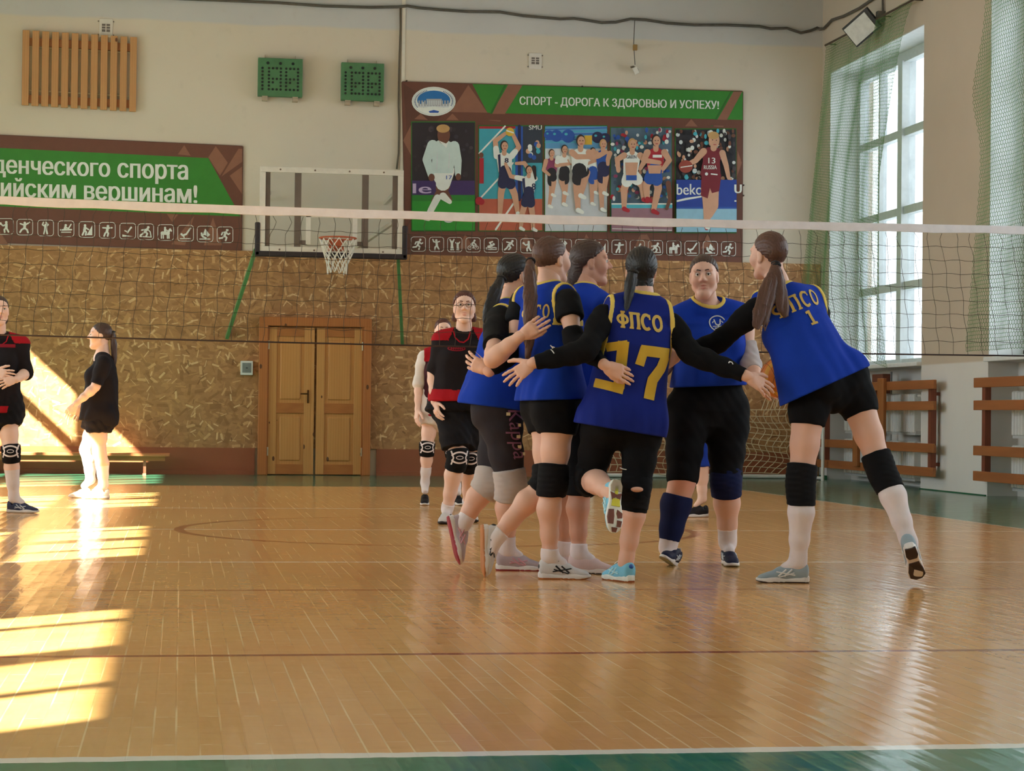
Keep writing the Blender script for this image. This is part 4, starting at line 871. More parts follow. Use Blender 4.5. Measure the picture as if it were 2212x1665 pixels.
def grid_mesh(fn, lo, hi, h, fast=None):
    """Surface of fn < 0 between lo and hi, cell h; only blocks near the surface are visited."""
    NB = 8; B = NB*h; lo = np.floor(np.asarray(lo)/B)*B-B*.5; n = np.maximum(1, np.ceil((np.asarray(hi)-lo)/B+.5).astype(int))
    I = np.stack(np.meshgrid(*[np.arange(q) for q in n], indexing='ij'), -1).reshape(-1, 3)
    Cc = lo+(I+.5)*B; keep = np.abs(fn(Cc) if fast is None else fast(Cc)) < B*.866*1.25+.012; I = I[keep]; Cc = Cc[keep]
    if not len(I): return np.zeros((0, 3)), np.zeros((0, 4), int)
    g = np.stack(np.meshgrid(*[np.arange(NB+1)]*3, indexing='ij'), -1).reshape(-1, 3)
    Vl = np.empty((len(I), (NB+1)**3), np.float32); step = 160
    for s in range(0, len(I), step):
        Q = lo+(I[s:s+step, None, :]*NB+g[None])*h
        Vl[s:s+step] = (fn(Q.reshape(-1, 3)) if fast is None else fn.blocks(Q, Cc[s:s+step], B)).reshape(len(Q), -1)
    Vl = Vl.reshape(-1, NB+1, NB+1, NB+1); ins = Vl < 0
    cnt = sum(ins[:, a:a+NB, b:b+NB, c:c+NB].astype(np.int8) for a in (0, 1) for b in (0, 1) for c in (0, 1))
    bi, x, y, z = np.nonzero((cnt > 0) & (cnt < 8)); cor = [(a, b, c) for a in (0, 1) for b in (0, 1) for c in (0, 1)]
    cv = np.stack([Vl[bi, x+a, y+b, z+c] for a, b, c in cor], 1); acc = np.zeros((len(bi), 3)); num = np.zeros(len(bi))
    for i in range(8):
        for j in range(i+1, 8):
            if sum(abs(np.subtract(cor[i], cor[j]))) != 1: continue
            va, vb = cv[:, i], cv[:, j]; m = (va < 0) != (vb < 0); t = np.where(m, va/np.where(m, va-vb, 1), 0)
            acc += m[:, None]*(np.array(cor[i])+t[:, None]*(np.subtract(cor[j], cor[i]))); num += m
    G = I[bi]*NB+np.stack([x, y, z], 1); V = lo+(G+acc/num[:, None])*h
    S = 4096; key = ((G[:, 0]+2)*S+(G[:, 1]+2))*S+(G[:, 2]+2); o = np.argsort(key); ks = key[o]
    def find(Gq):
        k = ((Gq[:, 0]+2)*S+(Gq[:, 1]+2))*S+(Gq[:, 2]+2); p = np.clip(np.searchsorted(ks, k), 0, len(ks)-1); return np.where(ks[p] == k, o[p], -1)
    F = []
    for ax in range(3):
        sl = [slice(None)]+[slice(0, NB)]*3; s2 = list(sl); s2[ax+1] = slice(1, NB+1); a, b = ins[tuple(sl)], ins[tuple(s2)]
        e, i, j, k = np.nonzero(a != b); Gq = I[e]*NB+np.stack([i, j, k], 1); u, w = np.eye(3, dtype=int)[(ax+1) % 3], np.eye(3, dtype=int)[(ax+2) % 3]
        q = np.stack([find(Gq), find(Gq-u), find(Gq-u-w), find(Gq-w)], 1); flip = ~a[e, i, j, k]; q[flip] = q[flip][:, ::-1]; F.append(q[(q >= 0).all(1)])
    return V, np.concatenate(F)
class Field:     # smooth union of many parts, then smooth cuts; evaluated only near each block
    def __init__(s, prims, subs=(), disp=None): s.p, s.s, s.disp = list(prims), list(subs), disp
    def __call__(s, P):
        d = np.full(len(P), 9.)
        for q in s.p: d = smin(d, q.d(P), q.k)
        for q in s.s: d = smax(d, -q.d(P), q.k)
        if s.disp is not None: d = d+s.disp(P)
        return d
    def blocks(s, Q, Cc, B):
        dc = np.stack([q.d(Cc) for q in s.p], 1); m = dc.min(1); R = B*.9; D = np.full(Q.shape[:2], 9.)
        for i, q in enumerate(s.p):
            ix = np.nonzero(dc[:, i] < np.maximum(m, 0)+2*R+q.k+.01)[0]
            if len(ix): D[ix] = smin(D[ix], q.d(Q[ix].reshape(-1, 3)).reshape(len(ix), -1), q.k)
        for q in s.s:
            ix = np.nonzero(q.d(Cc) < 2*R)[0]
            if len(ix): D[ix] = smax(D[ix], -q.d(Q[ix].reshape(-1, 3)).reshape(len(ix), -1), q.k)
        if s.disp is not None: D = D+s.disp(Q.reshape(-1, 3)).reshape(D.shape)
        return D
    def bounds(s, pad=.04): b = [q.box() for q in s.p]; return np.min([x[0] for x in b], 0)-pad, np.max([x[1] for x in b], 0)+pad
def vf_obj(name, V, F, m, parent, smooth=True):
    me = bpy.data.meshes.new(name); me.vertices.add(len(V)); me.vertices.foreach_set('co', np.asarray(V, np.float32).ravel())
    me.loops.add(F.size); me.loops.foreach_set('vertex_index', F.astype(np.int32).ravel()); me.polygons.add(len(F))
    me.polygons.foreach_set('loop_start', np.arange(0, F.size, F.shape[1], dtype=np.int32)); me.polygons.foreach_set('use_smooth', np.full(len(F), smooth))
    for x in (m if isinstance(m, (list, tuple)) else [m]): me.materials.append(x)
    me.update(calc_edges=True); o = bpy.data.objects.new(name, me); COL.objects.link(o)
    if parent: attach(o, parent)
    return o
def field_obj(name, prims, m, parent, h=.006, subs=(), disp=None, fn=None, bounds=None):
    f = Field(prims, subs, disp)
    if fn is None: V, F = grid_mesh(f, *f.bounds(), h, fast=f)
    else: V, F = grid_mesh(fn, *(bounds or f.bounds()), h)
    return vf_obj(name, V, F, m, parent)
# ---------------------------------------------------------------- cloth, skin and hair surfaces
def cloth(name, c, rough=.85, var=.07):
    if name in MATS: return MATS[name]
    t = NT(name); p = t.objc(); c = srgb(c)
    f = t.ramp(t.noise(p, 7., 3), .3, .7); w = t.noise(p, 260., 1)
    cc = t.mix(f, tuple(v*(1-var) for v in c), tuple(v*(1+var) for v in c))
    t.bump(t.math('ADD', t.math('MULTIPLY', w, .12), t.noise(t.mapping(p, (1, 1, .35)), 16., 3)), .22, .012)
    MATS[name] = t.fin(cc, rough, spec=.15); return MATS[name]
def skin(name, c):
    if name in MATS: return MATS[name]
    t = NT(name); p = t.objc(); at_ = t.n('ShaderNodeAttribute', attribute_name='tint')
    c = srgb(c); f = t.noise(p, 18., 3)
    cc = t.mix(f, tuple(v*.95 for v in c), (c[0]*1.04, c[1]*1.03, c[2]*1.03)); cc = t.mix(1.0, cc, at_.outputs['Color'], 'MULTIPLY')
    t.bump(t.noise(p, 120., 2), .05, .003); t.b.inputs['Subsurface Weight'].default_value = .0
    MATS[name] = t.fin(cc, .52, spec=.4); return MATS[name]
def hairm(name, c):
    if name in MATS: return MATS[name]
    t = NT(name); p = t.objc(); c = srgb(c); s = t.noise(t.mapping(p, (1, 1, .12)), 150., 3)
    cc = t.mix(s, tuple(v*.55 for v in c), tuple(min(1, v*1.5) for v in c)); t.bump(s, .35, .006)
    t.b.inputs['Anisotropic'].default_value = .4
    MATS[name] = t.fin(cc, .48, spec=.45); return MATS[name]
EYEW, IRIS, LIP = M('eye_white', (232, 226, 220), .25, .02), M('iris_brown', (52, 36, 28), .2, .1), M('lip', (168, 92, 86), .45, .05)
# ---------------------------------------------------------------- head, hand, shoe
def head_frame(face, up): y = nrm(face); x = nrm(np.cross(y, up)); z = np.cross(x, y); return np.array([x, y, z])   # rows: right, forward, up
def head_prims(c, Mh, s, jaw=1., mouth=0.):
    T = lambda x, y, z: c+s*(np.array([x, y, z])@Mh)
    e = lambda x, y, z, r, k=.02: EL(T(x, y, z), np.array(r)*s, Mh, k*s)
    r = lambda a, b, r1, r2, k=.015: RC(T(*a), T(*b), r1*s, r2*s, k*s)
    P = [e(0, -.014, .042, (.073, .094, .088), .01), e(0, .040, .020, (.058, .052, .070), .03), r((0, .035, -.02), (0, .058, -.082), .054*jaw, .028, .03)]
    for q in (-1, 1):
        P += [r((q*.050*jaw, .004, -.045), (q*.014, .066, -.088), .020, .019, .03), e(q*.040*jaw, .062, -.014, (.026, .026, .030), .03), e(q*.030, .077, .046, (.026, .012, .009), .016),
              e(q*.0135, .098, -.012, (.0095, .0105, .0085), .008), e(q*.075, -.006, .006, (.008, .019, .030), .010), e(q*.071, .002, -.016, (.008, .010, .010), .010), e(q*.030, .0810, .0300, (.0185, .0100, .0062), .005), e(q*.030, .0800, .0115, (.016, .0085, .0045), .005)]
    P += [r((0, .088, .030), (0, .112, -.006), .0085, .0125, .012), r((-.023, .081, -.0415), (0, .0855, -.0405), .0062, .0080, .006), r((.023, .081, -.0415), (0, .0855, -.0405), .0062, .0080, .006), r((-.020, .080, -.0545), (0, .0835, -.0560), .0070, .0098, .006), r((.020, .080, -.0545), (0, .0835, -.0560), .0070, .0098, .006), e(0, .070, -.092, (.022, .017, .016), .02)]
    S = [e(q*.031, .098, .0215, (.0185, .0165, .0115), .012) for q in (-1, 1)]
    for q in (-1, 1): S.append(e(q*.085, .004, .008, (.006, .011, .018), .006))
    S.append(r((-.019, .097, -.0475), (.019, .097, -.0475), .0045+mouth, .0045+mouth, .004))
    return P, S, T
def tint_head(col, V, c, Mh, s):
    q = (V-c)@Mh.T/s; near = np.linalg.norm(q, axis=1) < .2
    def soft(cx, cy, cz, rx, ry, rz, g=1.2): return np.clip(.5*g+1-np.sqrt(((q[:, 0]-cx)/rx)**2+((q[:, 1]-cy)/ry)**2+((q[:, 2]-cz)/rz)**2)*g, 0, 1)*near
    lip = np.maximum(soft(0, .090, -.0410, .0255, .020, .0066, 3.), soft(0, .089, -.0555, .0225, .020, .0080, 3.))
    ck = np.maximum(soft(.045, .075, -.016, .03, .04, .026), soft(-.045, .075, -.016, .03, .04, .026)); ns = soft(0, .115, -.008, .018, .03, .018)
    for m, t in ((lip, (.78, .46, .46)), (ck*.35, (1., .88, .86)), (ns*.3, (1., .88, .86))): col *= 1-m[:, None]*(1-np.array(t))
    return col
def face_parts(par, T, Mh, s, brow, lips=True):
    for q in (-1, 1):
        e = MB(); c = T(q*.031, .0805, .0215); r = .0118*s
        bm = bmesh.new(); bmesh.ops.create_uvsphere(bm, u_segments=16, v_segments=10, radius=r); V = [np.array(v.co)+c for v in bm.verts]
        bm.verts.index_update(); e.add(V, [[v.index for v in f.verts] for f in bm.faces]); bm.free()
        o = e.build('eye', EYEW, par, smooth=True); o['label'] = 'eye'
        i = MB(); ci = T(q*.030, .0915, .0205); bm = bmesh.new(); bmesh.ops.create_uvsphere(bm, u_segments=12, v_segments=8, radius=.0050*s)
        i.add([(np.array(v.co)@Mh.T*np.array([1, .5, 1]))@Mh+ci for v in bm.verts], [[v.index for v in f.verts] for f in bm.faces]); bm.free(); i.build('iris', IRIS, o, smooth=True)
        b = MB().tube([T(q*.012, .0945, .0435), T(q*.028, .0925, .0475), T(q*.046, .0795, .0430)], [.0032*s, .0036*s, .0016*s], 6); b.build('eyebrow', brow, par, smooth=True)
        l = MB().tube([T(q*.016, .0925, .0235), T(q*.030, .0945, .0262), T(q*.044, .0850, .0235)], .0013*s, 5); l.build('eyelashes', brow, par, smooth=True)
def hand_prims(w, d, n, side, s=1., curl=.35, spread=.10, thumb=.75, tc=.2):
    """w wrist, d towards the fingers, n out of the palm, side +1 if the thumb lies towards d x n."""
    d = nrm(d); n = nrm(np.asarray(n)-d*(np.asarray(n)@d)); t = np.cross(d, n)*side; P = []
    A = lambda x, y, z: w+s*(x*d+y*t+z*n)
    P += [RC(A(-.005, 0, 0), A(.03, .002, 0), .0215*s, .021*s, .02), RC(A(.03, .018, .003), A(.082, .026, 0), .0175*s, .0125*s, .012), RC(A(.03, -.014, .003), A(.074, -.028, 0), .0175*s, .0115*s, .012), RC(A(.035, .004, .003), A(.086, .006, 0), .0165*s, .012*s, .014), RC(A(.035, -.006, .003), A(.083, -.012, 0), .0165*s, .012*s, .014)]
    for k, (y0, L, x0) in enumerate(((.028, .070, .086), (.0085, .079, .090), (-.0115, .073, .086), (-.0295, .057, .077))):
        a = spread*(1.5-k)*.9; dd = nrm(d*math.cos(a)+t*math.sin(a)); p = A(x0, y0, 0); c = curl*(.75+.18*k); r = .0082-.0004*k
        for f, g, r2 in ((.46, .75, .0078), (.30, 1.1, .0070), (.24, .8, .0060)):
            dd = nrm(dd*math.cos(c*g)+n*math.sin(c*g)); q = p+s*L*f*dd; P.append(RC(p, q, r*s, r2*s, .005)); p, r = q, r2
    p = A(.022, .022, .004); dd = nrm(d*math.cos(thumb)+t*math.sin(thumb)+n*tc); r = .0145
    for L, r2, b in ((.040, .0112, .0), (.034, .0098, -.25), (.027, .0078, -.25)):
        dd = nrm(dd*math.cos(b)+t*math.sin(b)); q = p+s*L*dd; P.append(RC(p, q, r*s, r2*s, .010 if r == .0145 else .005)); p, r = q, r2
    return P
def local_shoe(h=.0055, hi=0.):
    """Upper, sole and collar of a trainer in its own frame: heel at x=0, toe along +x, ground z=0, length .262."""
    st = [((.012, 0, .052), .030, .042), ((.05, 0, .050), .033, .046), ((.10, 0, .046), .034, .040), ((.15, .002, .038), .038, .032), ((.20, .004, .031), .039, .024), ((.235, .004, .026), .033, .017), ((.254, .004, .022), .022, .011)]
    up = LOFT([(c, (0, 1, 0), a, b) for c, a, b in st], .01, 2.4, .004)
    P = [up, EL((.040, 0, .062+hi*.3), (.040, .031, .046+hi), None, .02), RC((.085, 0, .070), (.14, 0, .056), .026, .022, .03)]
    ank = RC((.050, 0, .055), (.046, 0, .16), .027, .031, .008)
    sole_st = [(.0, .020), (.02, .031), (.06, .033), (.11, .031), (.16, .040), (.20, .043), (.235, .037), (.258, .022), (.266, .010)]
    def sole_w(x): return np.interp(x, [q[0] for q in sole_st], [q[1] for q in sole_st], left=0, right=0)
    def sole(Q):
        x, y, z = Q[:, 0], Q[:, 1], Q[:, 2]; wv = sole_w(np.clip(x, -.01, .27)); yy = y-.004*np.clip((x-.12)/.1, 0, 1)
        top = .030+.008*np.clip((.06-x)/.06, 0, 1)-.004*np.clip((x-.18)/.07, 0, 1)+.003*np.sin(x*48); bot = .010*np.clip((x-.20)/.06, 0, 1)**2+.0
        d = np.abs(yy)-wv; d = np.maximum(d, np.maximum(-.006-x, x-.268)); return smax(np.maximum(z-top, bot-z), d, .008)
    V, F = grid_mesh(Field(P, [ank, EL((.06, 0, -.06), (.3, .1, .075), None, .002)]), (-.03, -.07, -.01), (.29, .07, .16+hi), h)
    Vs, Fs = grid_mesh(sole, (-.03, -.07, -.02), (.29, .07, .07), h)
    return (V, F), (Vs, Fs)
SHOE = local_shoe(); SHOE_HI = local_shoe(hi=.03); SHOE_LO = local_shoe(h=.009)
def shoe(par, heel, toe, up, cu, cs, side=1, low=False, hi=False, stripe=None, pads=None, laces=True, band=None, label=None, grow=1.0, patch=None):
    """A shoe from heel to toe points on the sole, up out of the foot; side: +1 when the outer side is +y."""
    heel, toe = np.array(heel, float), np.array(toe, float); x = nrm(toe-heel); z = nrm(np.asarray(up)-x*(np.asarray(up)@x)); y = np.cross(z, x); L = grow*.965
    X = lambda V: heel+L*(np.asarray(V)[:, :1]*x+np.asarray(V)[:, 1:2]*y*side+np.asarray(V)[:, 2:3]*z)
    (V, F), (Vs, Fs) = SHOE_LO if low else (SHOE_HI if hi else SHOE)
    fl = (lambda f: f[:, ::-1]) if side < 0 else (lambda f: f)
    o = vf_obj('shoe', X(V), fl(F), cu, par)
    if label: o['label'] = label
    vf_obj('sole', X(Vs), fl(Fs), cs, o)
    if band: vf_obj('outsole', X(np.c_[Vs[:, 0], Vs[:, 1]*.985, np.minimum(Vs[:, 2], .012)-.0025]), fl(Fs), band, o)
    if stripe:
        m = MB(); bv = BVHTree.FromPolygons([tuple(v) for v in V], [tuple(f) for f in F])
        for sd in (1, -1):
            for a, b, w in (((.085, .070), (.125, .034), .0045), ((.115, .068), (.155, .034), .0045), ((.070, .040), (.165, .056), .0035), ((.075, .052), (.150, .030), .003)):
                pts = []
                for t in np.linspace(0, 1, 7):
                    px, pz = a[0]+(b[0]-a[0])*t, a[1]+(b[1]-a[1])*t; hit = bv.ray_cast(Vector((px, sd*.1, pz)), Vector((0, -sd, 0)))
                    if hit[0] is not None: pts.append(np.array(hit[0])+np.array([0, sd*.0005, 0]))
                if len(pts) > 2: m.tube(X(np.array(pts)), w*L, 5)
        if m.v: m.build('side_stripes', stripe, o)
    if laces:
        m = MB()
        for i in range(5):
            xx = .10+i*.018; zz = .092-.0125*i-.004
            m.tube(X(np.array([(xx, -.020, zz-.006), (xx+.004, 0, zz+.002), (xx, .020, zz-.006)])), .0028*L, 5)
        if not low: m.tube(X(np.array([(.098, .0, .095), (.085, .02, .108), (.10, .034, .092), (.104, .012, .092)])), .002, 5).tube(X(np.array([(.098, .0, .095), (.09, -.02, .106), (.108, -.034, .088)])), .002, 5)
        m.build('laces', laces if not isinstance(laces, bool) else cs, o)
    if pads:      # tread pads standing out of the underside
        for nm, mt, polys in pads:
            m = MB()
            for ply in polys:
                n = len(ply); cx, cy = np.mean(ply, 0); A = [(p[0], p[1], .010*max(0, min(1, (p[0]-.20)/.06))**2-.0) for p in ply]
                m.add(np.r_[X(np.array(A)+[0, 0, .004]), X(np.array([((p[0]-cx)*.95+cx, (p[1]-cy)*.95+cy, p[2]-.0035) for p in A]))], [tuple(range(n, 2*n)), tuple(range(n))[::-1]]+[(i, (i+1) % n, n+(i+1) % n, n+i) for i in range(n)])
            m.build(nm, mt, o)
    if patch: 
        for nm, mt, c, r in patch: field_obj(nm, [EL(X(np.array([c]))[0], np.array(r)*L, np.array([x, y*side, z]), 0)], mt, o, h=.004)
    return o
# ---------------------------------------------------------------- a figure: joints -> body and clothes
LEG = ((0, .088), (.25, .082), (.6, .067), (.9, .056), (1, .054), (1.12, .052), (1.35, .056), (1.7, .041), (1.92, .033), (2, .033))
ARM = ((0, .049), (.3, .046), (.85, .037), (1, .035), (1.25, .038), (1.6, .031), (2, .0235))
class Fig:
    def __init__(s, J, face, up=(0, 0, 1), hs=.93, w=1., legw=1., armw=1., tor=None, h=.0055, skin_c=None, hair_c=None, bust=1., calf=1., feet=None):
        s.J = {k: at(*v) if len(v) == 3 else np.array(v[:3]) for k, v in J.items()}; J = s.J; s.feet = {}
        for sd, (dx, dy) in (feet or {}).items():     # feet flat on the floor: heel behind the ankle, toe along (dx, dy)
            d = nrm(np.array([dx, dy, 0.])); hl = J['an'+sd]*np.array([1, 1, 0])-d*.052; s.feet[sd] = (hl, hl+d*.25); J['toe'+sd] = hl+d*.20+np.array([0, 0, .025])
            J['an'+sd][2] = max(J['an'+sd][2], .085)
        s.h = h; s.hs = hs; s.w = w; s.legw, s.armw, s.calf = legw, armw, calf
        s.hipR = nrm(J['hipR']-J['hipL']); s.shR_ = nrm(J['shR']-J['shL']); s.pel = (J['hipR']+J['hipL'])/2; s.sho = (J['shR']+J['shL'])/2
        s.up = nrm(s.sho-s.pel); s.fwd = nrm(np.cross(s.up, s.shR_)); s.fwdp = nrm(np.cross(s.up, s.hipR))
        s.Mh = head_frame(face, up); s.skin = skin_c; s.hair = hair_c; s.bust = bust
        s.tor = tor or ((-.16, .130, .10), (0, .172, .118), (.22, .160, .108), (.45, .128, .090), (.72, .150, .105), (.92, .150, .092), (1.02, .10, .065))
        s.hands = []; s.extra = []
    def col(s, st, infl=0., dx=0.):
        out = []
        for q in st:
            t, a, b = q[:3]; c = s.pel+(s.sho-s.pel)*t; x = nrm(s.hipR*(1-np.clip(t, 0, 1))+s.shR_*np.clip(t, 0, 1)); f = np.cross(s.up, x)
            if len(q) > 3: c = c+x*q[3]
            if len(q) > 4: c = c+f*q[4]
            out.append((c, x, a*s.w+infl, b*s.w+infl))
        return out
    def limb(s, kind, sd, u0, u1, infl, k=.025):
        J = s.J; A, B, Cc = (J['hip'+sd], J['kn'+sd], J['an'+sd]) if kind == 'leg' else (J['sh'+sd], J['el'+sd], J['wr'+sd])
        T = LEG if kind == 'leg' else ARM; m = s.legw if kind == 'leg' else s.armw; d1, d2 = nrm(B-A), nrm(Cc-B)
        bk = -s.fwdp; bk = nrm(bk-d2*(bk@d2))
        if kind == 'leg' and d1@d2 < .97: bk = nrm(d1-d2*(d1@d2)) *-1 if ((d1-d2*(d1@d2))@bk) < 0 else bk
        def pt(u):
            p = A+(B-A)*u if u <= 1 else B+(Cc-B)*(u-1)
            if kind == 'leg' and 1 < u < 2: p = p+bk*.014*math.sin(math.pi*min(1, (u-1)/.8))*m
            r = np.interp(u, [q[0] for q in T], [q[1] for q in T])*m*(s.calf if kind == 'leg' and u > 1.1 else 1); return p, r+infl
        us = sorted({u0, u1, *[q[0] for q in T if u0 < q[0] < u1]}); P = []
        for a, b in zip(us, us[1:]):
            cl = []
            if b <= 1 and u0 > 0: cl.append((pt(u0)[0], -d1))
            if b <= 1 and u1 <= 1: cl.append((pt(u1)[0], d1))
            if a >= 1 and u1 < 2: cl.append((pt(u1)[0], d2))
            if a >= 1 and u0 >= 1: cl.append((pt(u0)[0], -d2))
            (p, r), (q, r2) = pt(a), pt(b); P.append(RC(p, q, r, r2, k, cl))
        return P
    def hand(s, sd, tip, n, side, **kw): s.hands.append((sd, at(*tip), np.array(n, float), side, kw))
    def build(s, label, jaw=1., mouth=0., brow=None, face=True, knee_tint=.0):
        J = s.J; P = [LOFT(s.col(s.tor), .05, 2.2, .02)]; nb = J['neck']; hd = J['head']; fine = []
        for sd, q in (('R', 1), ('L', -1)):
            P += [RC(nb-.055*s.up, J['sh'+sd], .062*s.w**.5, .048*s.armw, .05)]
            P += [EL(s.pel+s.hipR*q*.085*s.w-s.fwdp*.045*s.w-.02*s.up, np.array((.092, .085, .095))*s.w, np.array([s.hipR, s.fwdp, s.up]), .05)]
            if s.bust: P += [EL(s.pel+(s.sho-s.pel)*.74+s.shR_*q*.072+s.fwd*.085*s.w, np.array((.068, .060, .066))*s.bust, np.array([s.shR_, s.fwd, s.up]), .05)]
            P += s.limb('leg', sd, 0, 2, 0)+s.limb('arm', sd, 0, 2, 0)
        ch = hd+s.Mh.T@np.array([0, -.022, -.055])*s.hs
        P += [RC(nb-.03*s.up, nb+.5*(ch-nb), .058, .0545, .035)]
        for k, v in J.items():
            if k.startswith('toe'): P.append(RC(J['an'+k[-1]]-.0*s.up, J['an'+k[-1]]*.55+v*.45+np.array([0, 0, .004]), .031, .018, .02))
        for sd, tip, n, side, kw in s.hands:
            w = J['wr'+sd]; d = nrm(tip-w); fa = nrm(w-J['el'+sd]); hpz = hand_prims(w, d, n, side, **kw); P += hpz[:1]
            fine.append((hpz+[RC(w-fa*.05, w, .0255*s.armw, .0225*s.armw, .012)], [], [(w-fa*.022, -fa)], s.h*.5))
        hp, hsb, T = head_prims(hd, s.Mh, s.hs, jaw, mouth)
        nk = RC(nb-.03*s.up, ch, .058, .051, .035); P.append(RC(nb+.45*(ch-nb), ch, .050, .048, .02))
        fine.append((hp+[nk], hsb, [(nb+.35*(ch-nb), -nrm(ch-nb))], s.h*.62))
        f = Field(P); VF = [grid_mesh(f, *f.bounds(), s.h, fast=f)]
        for pr, sb, cl, hh in fine:          # head and hands: finer cells of the same surface
            f = Field(pr, sb)
            def fn(Q, f=f, cl=cl):
                d = f(Q)
                for p, q in cl: d = np.maximum(d, (Q-p)@q)
                return d
            VF.append(grid_mesh(fn, *f.bounds(.01), hh))
        V = np.concatenate([v for v, _ in VF]); o_ = np.cumsum([0]+[len(v) for v, _ in VF]); F = np.concatenate([q+k for (_, q), k in zip(VF, o_)])
        base = np.array([s.pel[0], s.pel[1], 0.]); o = vf_obj('person', V-base, F, s.skin, None); o.location = tuple(base); bpy.context.view_layer.update()
        col = tint_head(np.ones((len(V), 3)), V, hd, s.Mh, s.hs)
        for sd in 'LR':
            if knee_tint:
                m = np.clip(1.3-np.linalg.norm(V-J['kn'+sd]-.02*s.fwdp, axis=1)/.085, 0, 1)*knee_tint; col *= 1-m[:, None]*np.array([0, .35, .38])
            m = np.clip(1.2-np.linalg.norm(V-J['el'+sd], axis=1)/.05, 0, 1)*.35; col *= 1-m[:, None]*np.array([0, .16, .16])
        a = o.data.color_attributes.new('tint', 'FLOAT_COLOR', 'POINT'); a.data.foreach_set('color', np.c_[col, np.ones(len(V))].astype(np.float32).ravel())
        tag(o, label, 'person'); s.o = o; s.T = T
        if face: face_parts(o, T, s.Mh, s.hs, brow or s.hair)
        return o
    def hairdo(s, tail=None, tie=None, bun=None, low=-.078, tilt=.70, front=.072, vol=1., h=None, nape=-.045):
        """Hair pulled back from the face; tail is [(point, half width, half depth)] in world space."""
        c, Mh, q = s.J['head'], s.Mh, s.hs; T = s.T; n = Mh.T@nrm(np.array([0, tilt, -math.sqrt(1-tilt**2)])); p0 = T(0, front, .088); up = Mh[2]; pb = T(0, 0, low)
        cap = Field([EL(T(0, -.018, .044), np.array((.0815, .102, .096))*q*vol, Mh, 0)]+([EL(T(*bun[0]), np.array(bun[1])*q, Mh, .02)] if bun else []))
        X = Mh[0]; ctr = T(0, 0, .0)
        def fn(P):
            a = np.arctan2((P-ctr)@X, (P-ctr)@up+.02); d = cap(P)+.0014*np.sin(a*46+3*np.sin(((P-ctr)@Mh[1])*30))+.0010*np.sin(a*97+((P-ctr)@Mh[1])*60)
            d = smax(d, np.minimum((P-p0)@n+.003*np.sin(a*37)+.002*np.sin(a*83), (P-T(0, nape, 0))@Mh[1]), .010); return smax(d, -(P-pb)@up-.25*((P-pb)@Mh[1]), .012)
        lo, hi = cap.bounds(); V, F = grid_mesh(fn, lo, hi, h or min(.005, s.h)); o = vf_obj('hair', V, F, s.hair, s.o)
        for tail in (tail if tail and isinstance(tail[0], list) else [tail] if tail else []):
            ps = [np.array(at(*t[0]) if len(t[0]) == 3 and t[0][2] > 4 else t[0], float) for t in tail]; x0 = nrm(np.cross(ps[1]-ps[0], [0, 1., .02]))
            L = LOFT([(p, x0, t[1], t[2]) for p, t in zip(ps, tail)], .01, 2., .01); y0 = np.cross(x0, nrm(ps[-1]-ps[0]))
            def ft(P):
                u = (P-ps[0])@x0; v = (P-ps[0])@y0; z = P[:, 2]; return L.d(P)+.0016*np.sin(u*520+2*np.sin(z*11))+.0022*np.sin(u*160+v*190+z*14)
            lo, hi = L.box(); V, F = grid_mesh(ft, lo-.03, hi+.03, h or min(.005, s.h)); vf_obj('ponytail', V, F, s.hair, o)
            tm = MB(); d = nrm(ps[1]-ps[0]); u = nrm(np.cross(d, [.3, .1, 1])); v = np.cross(d, u); r = max(tail[0][1], tail[0][2])+.003
            tm.tube([ps[0]+d*.004+r*(math.cos(k*.5236)*u+math.sin(k*.5236)*v) for k in range(12)], .006, 6, closed=True); tm.build('hair_tie', tie or M('hair_tie_black', (24, 22, 24), .7), o, smooth=True)
        return o
    # --- clothes
    def top(s, name, m, st, off=(.0, .0), trim=None, hem=None, neck=(.068, .060, .045), neckc=(0, .008, .03), sleeves=None, slm=None, folds=.004, rsh=.076, h=None, subs=(), clips=(), seed=0, tw=.011, extra=(), arm=.15, seat=.030, trl=.03):
        """A shirt as one solid: st are its stations up the trunk; off, how far the shoulder edges stand beyond the joints."""
        J = s.J; nb = J['neck']; P = [LOFT(s.col(st), .04, 2.3, .004)]+list(extra); cl = list(clips)
        for sd, q, of in (('R', 1, off[0]), ('L', -1, off[1])):
            P.append(RC(nb-.046*s.up+s.shR_*q*.03, J['sh'+sd]+s.shR_*q*.02+.006*s.up, rsh*s.w**.5, rsh*.92*s.armw, .05))
            if s.bust: P.append(EL(s.pel+(s.sho-s.pel)*.74+s.shR_*q*.070+s.fwd*.090*s.w, np.array((.076, .070, .080))*s.bust, np.array([s.shR_, s.fwd, s.up]), .05))
            if seat: P.append(EL(s.pel+s.hipR*q*.080*s.w-s.fwdp*.045*s.w-.01*s.up, np.array((.092, .085, .10))*s.w+seat, np.array([s.hipR, s.fwdp, s.up]), .06))
            if of is not None: cl.append((J['sh'+sd]+s.shR_*q*of, nrm(s.shR_*q+.12*s.up), 1))
            if sleeves and sleeves[0 if q > 0 else 1]: P += s.limb('arm', sd, 0, sleeves[0 if q > 0 else 1], .016, .03)
        if hem: cl.append((*hem, 0))
        M3 = np.array([s.shR_, s.fwd, s.up]); P.append(EL(nb-.10*s.up-.030*s.fwd, np.array((.105, .080, .075))*s.w**.5, M3, .05)); F0 = None; hole = EL(nb+M3.T@np.array(neckc), np.array(neck), M3, .004)
        F0 = Field(P); ph = seed*1.7; o0 = s.sho
        def dsp(Q):
            u = (Q-o0)@s.shR_; z = (Q-o0)@s.up; fz = np.clip(-z/.45, .12, 1)
            return folds*fz*(np.sin(u*46+2.2*np.sin(z*7+ph)+ph)+.6*np.sin(u*88+z*9+2*ph))+folds*.35*np.sin(z*34+u*22+ph)*np.sin(u*19+ph)
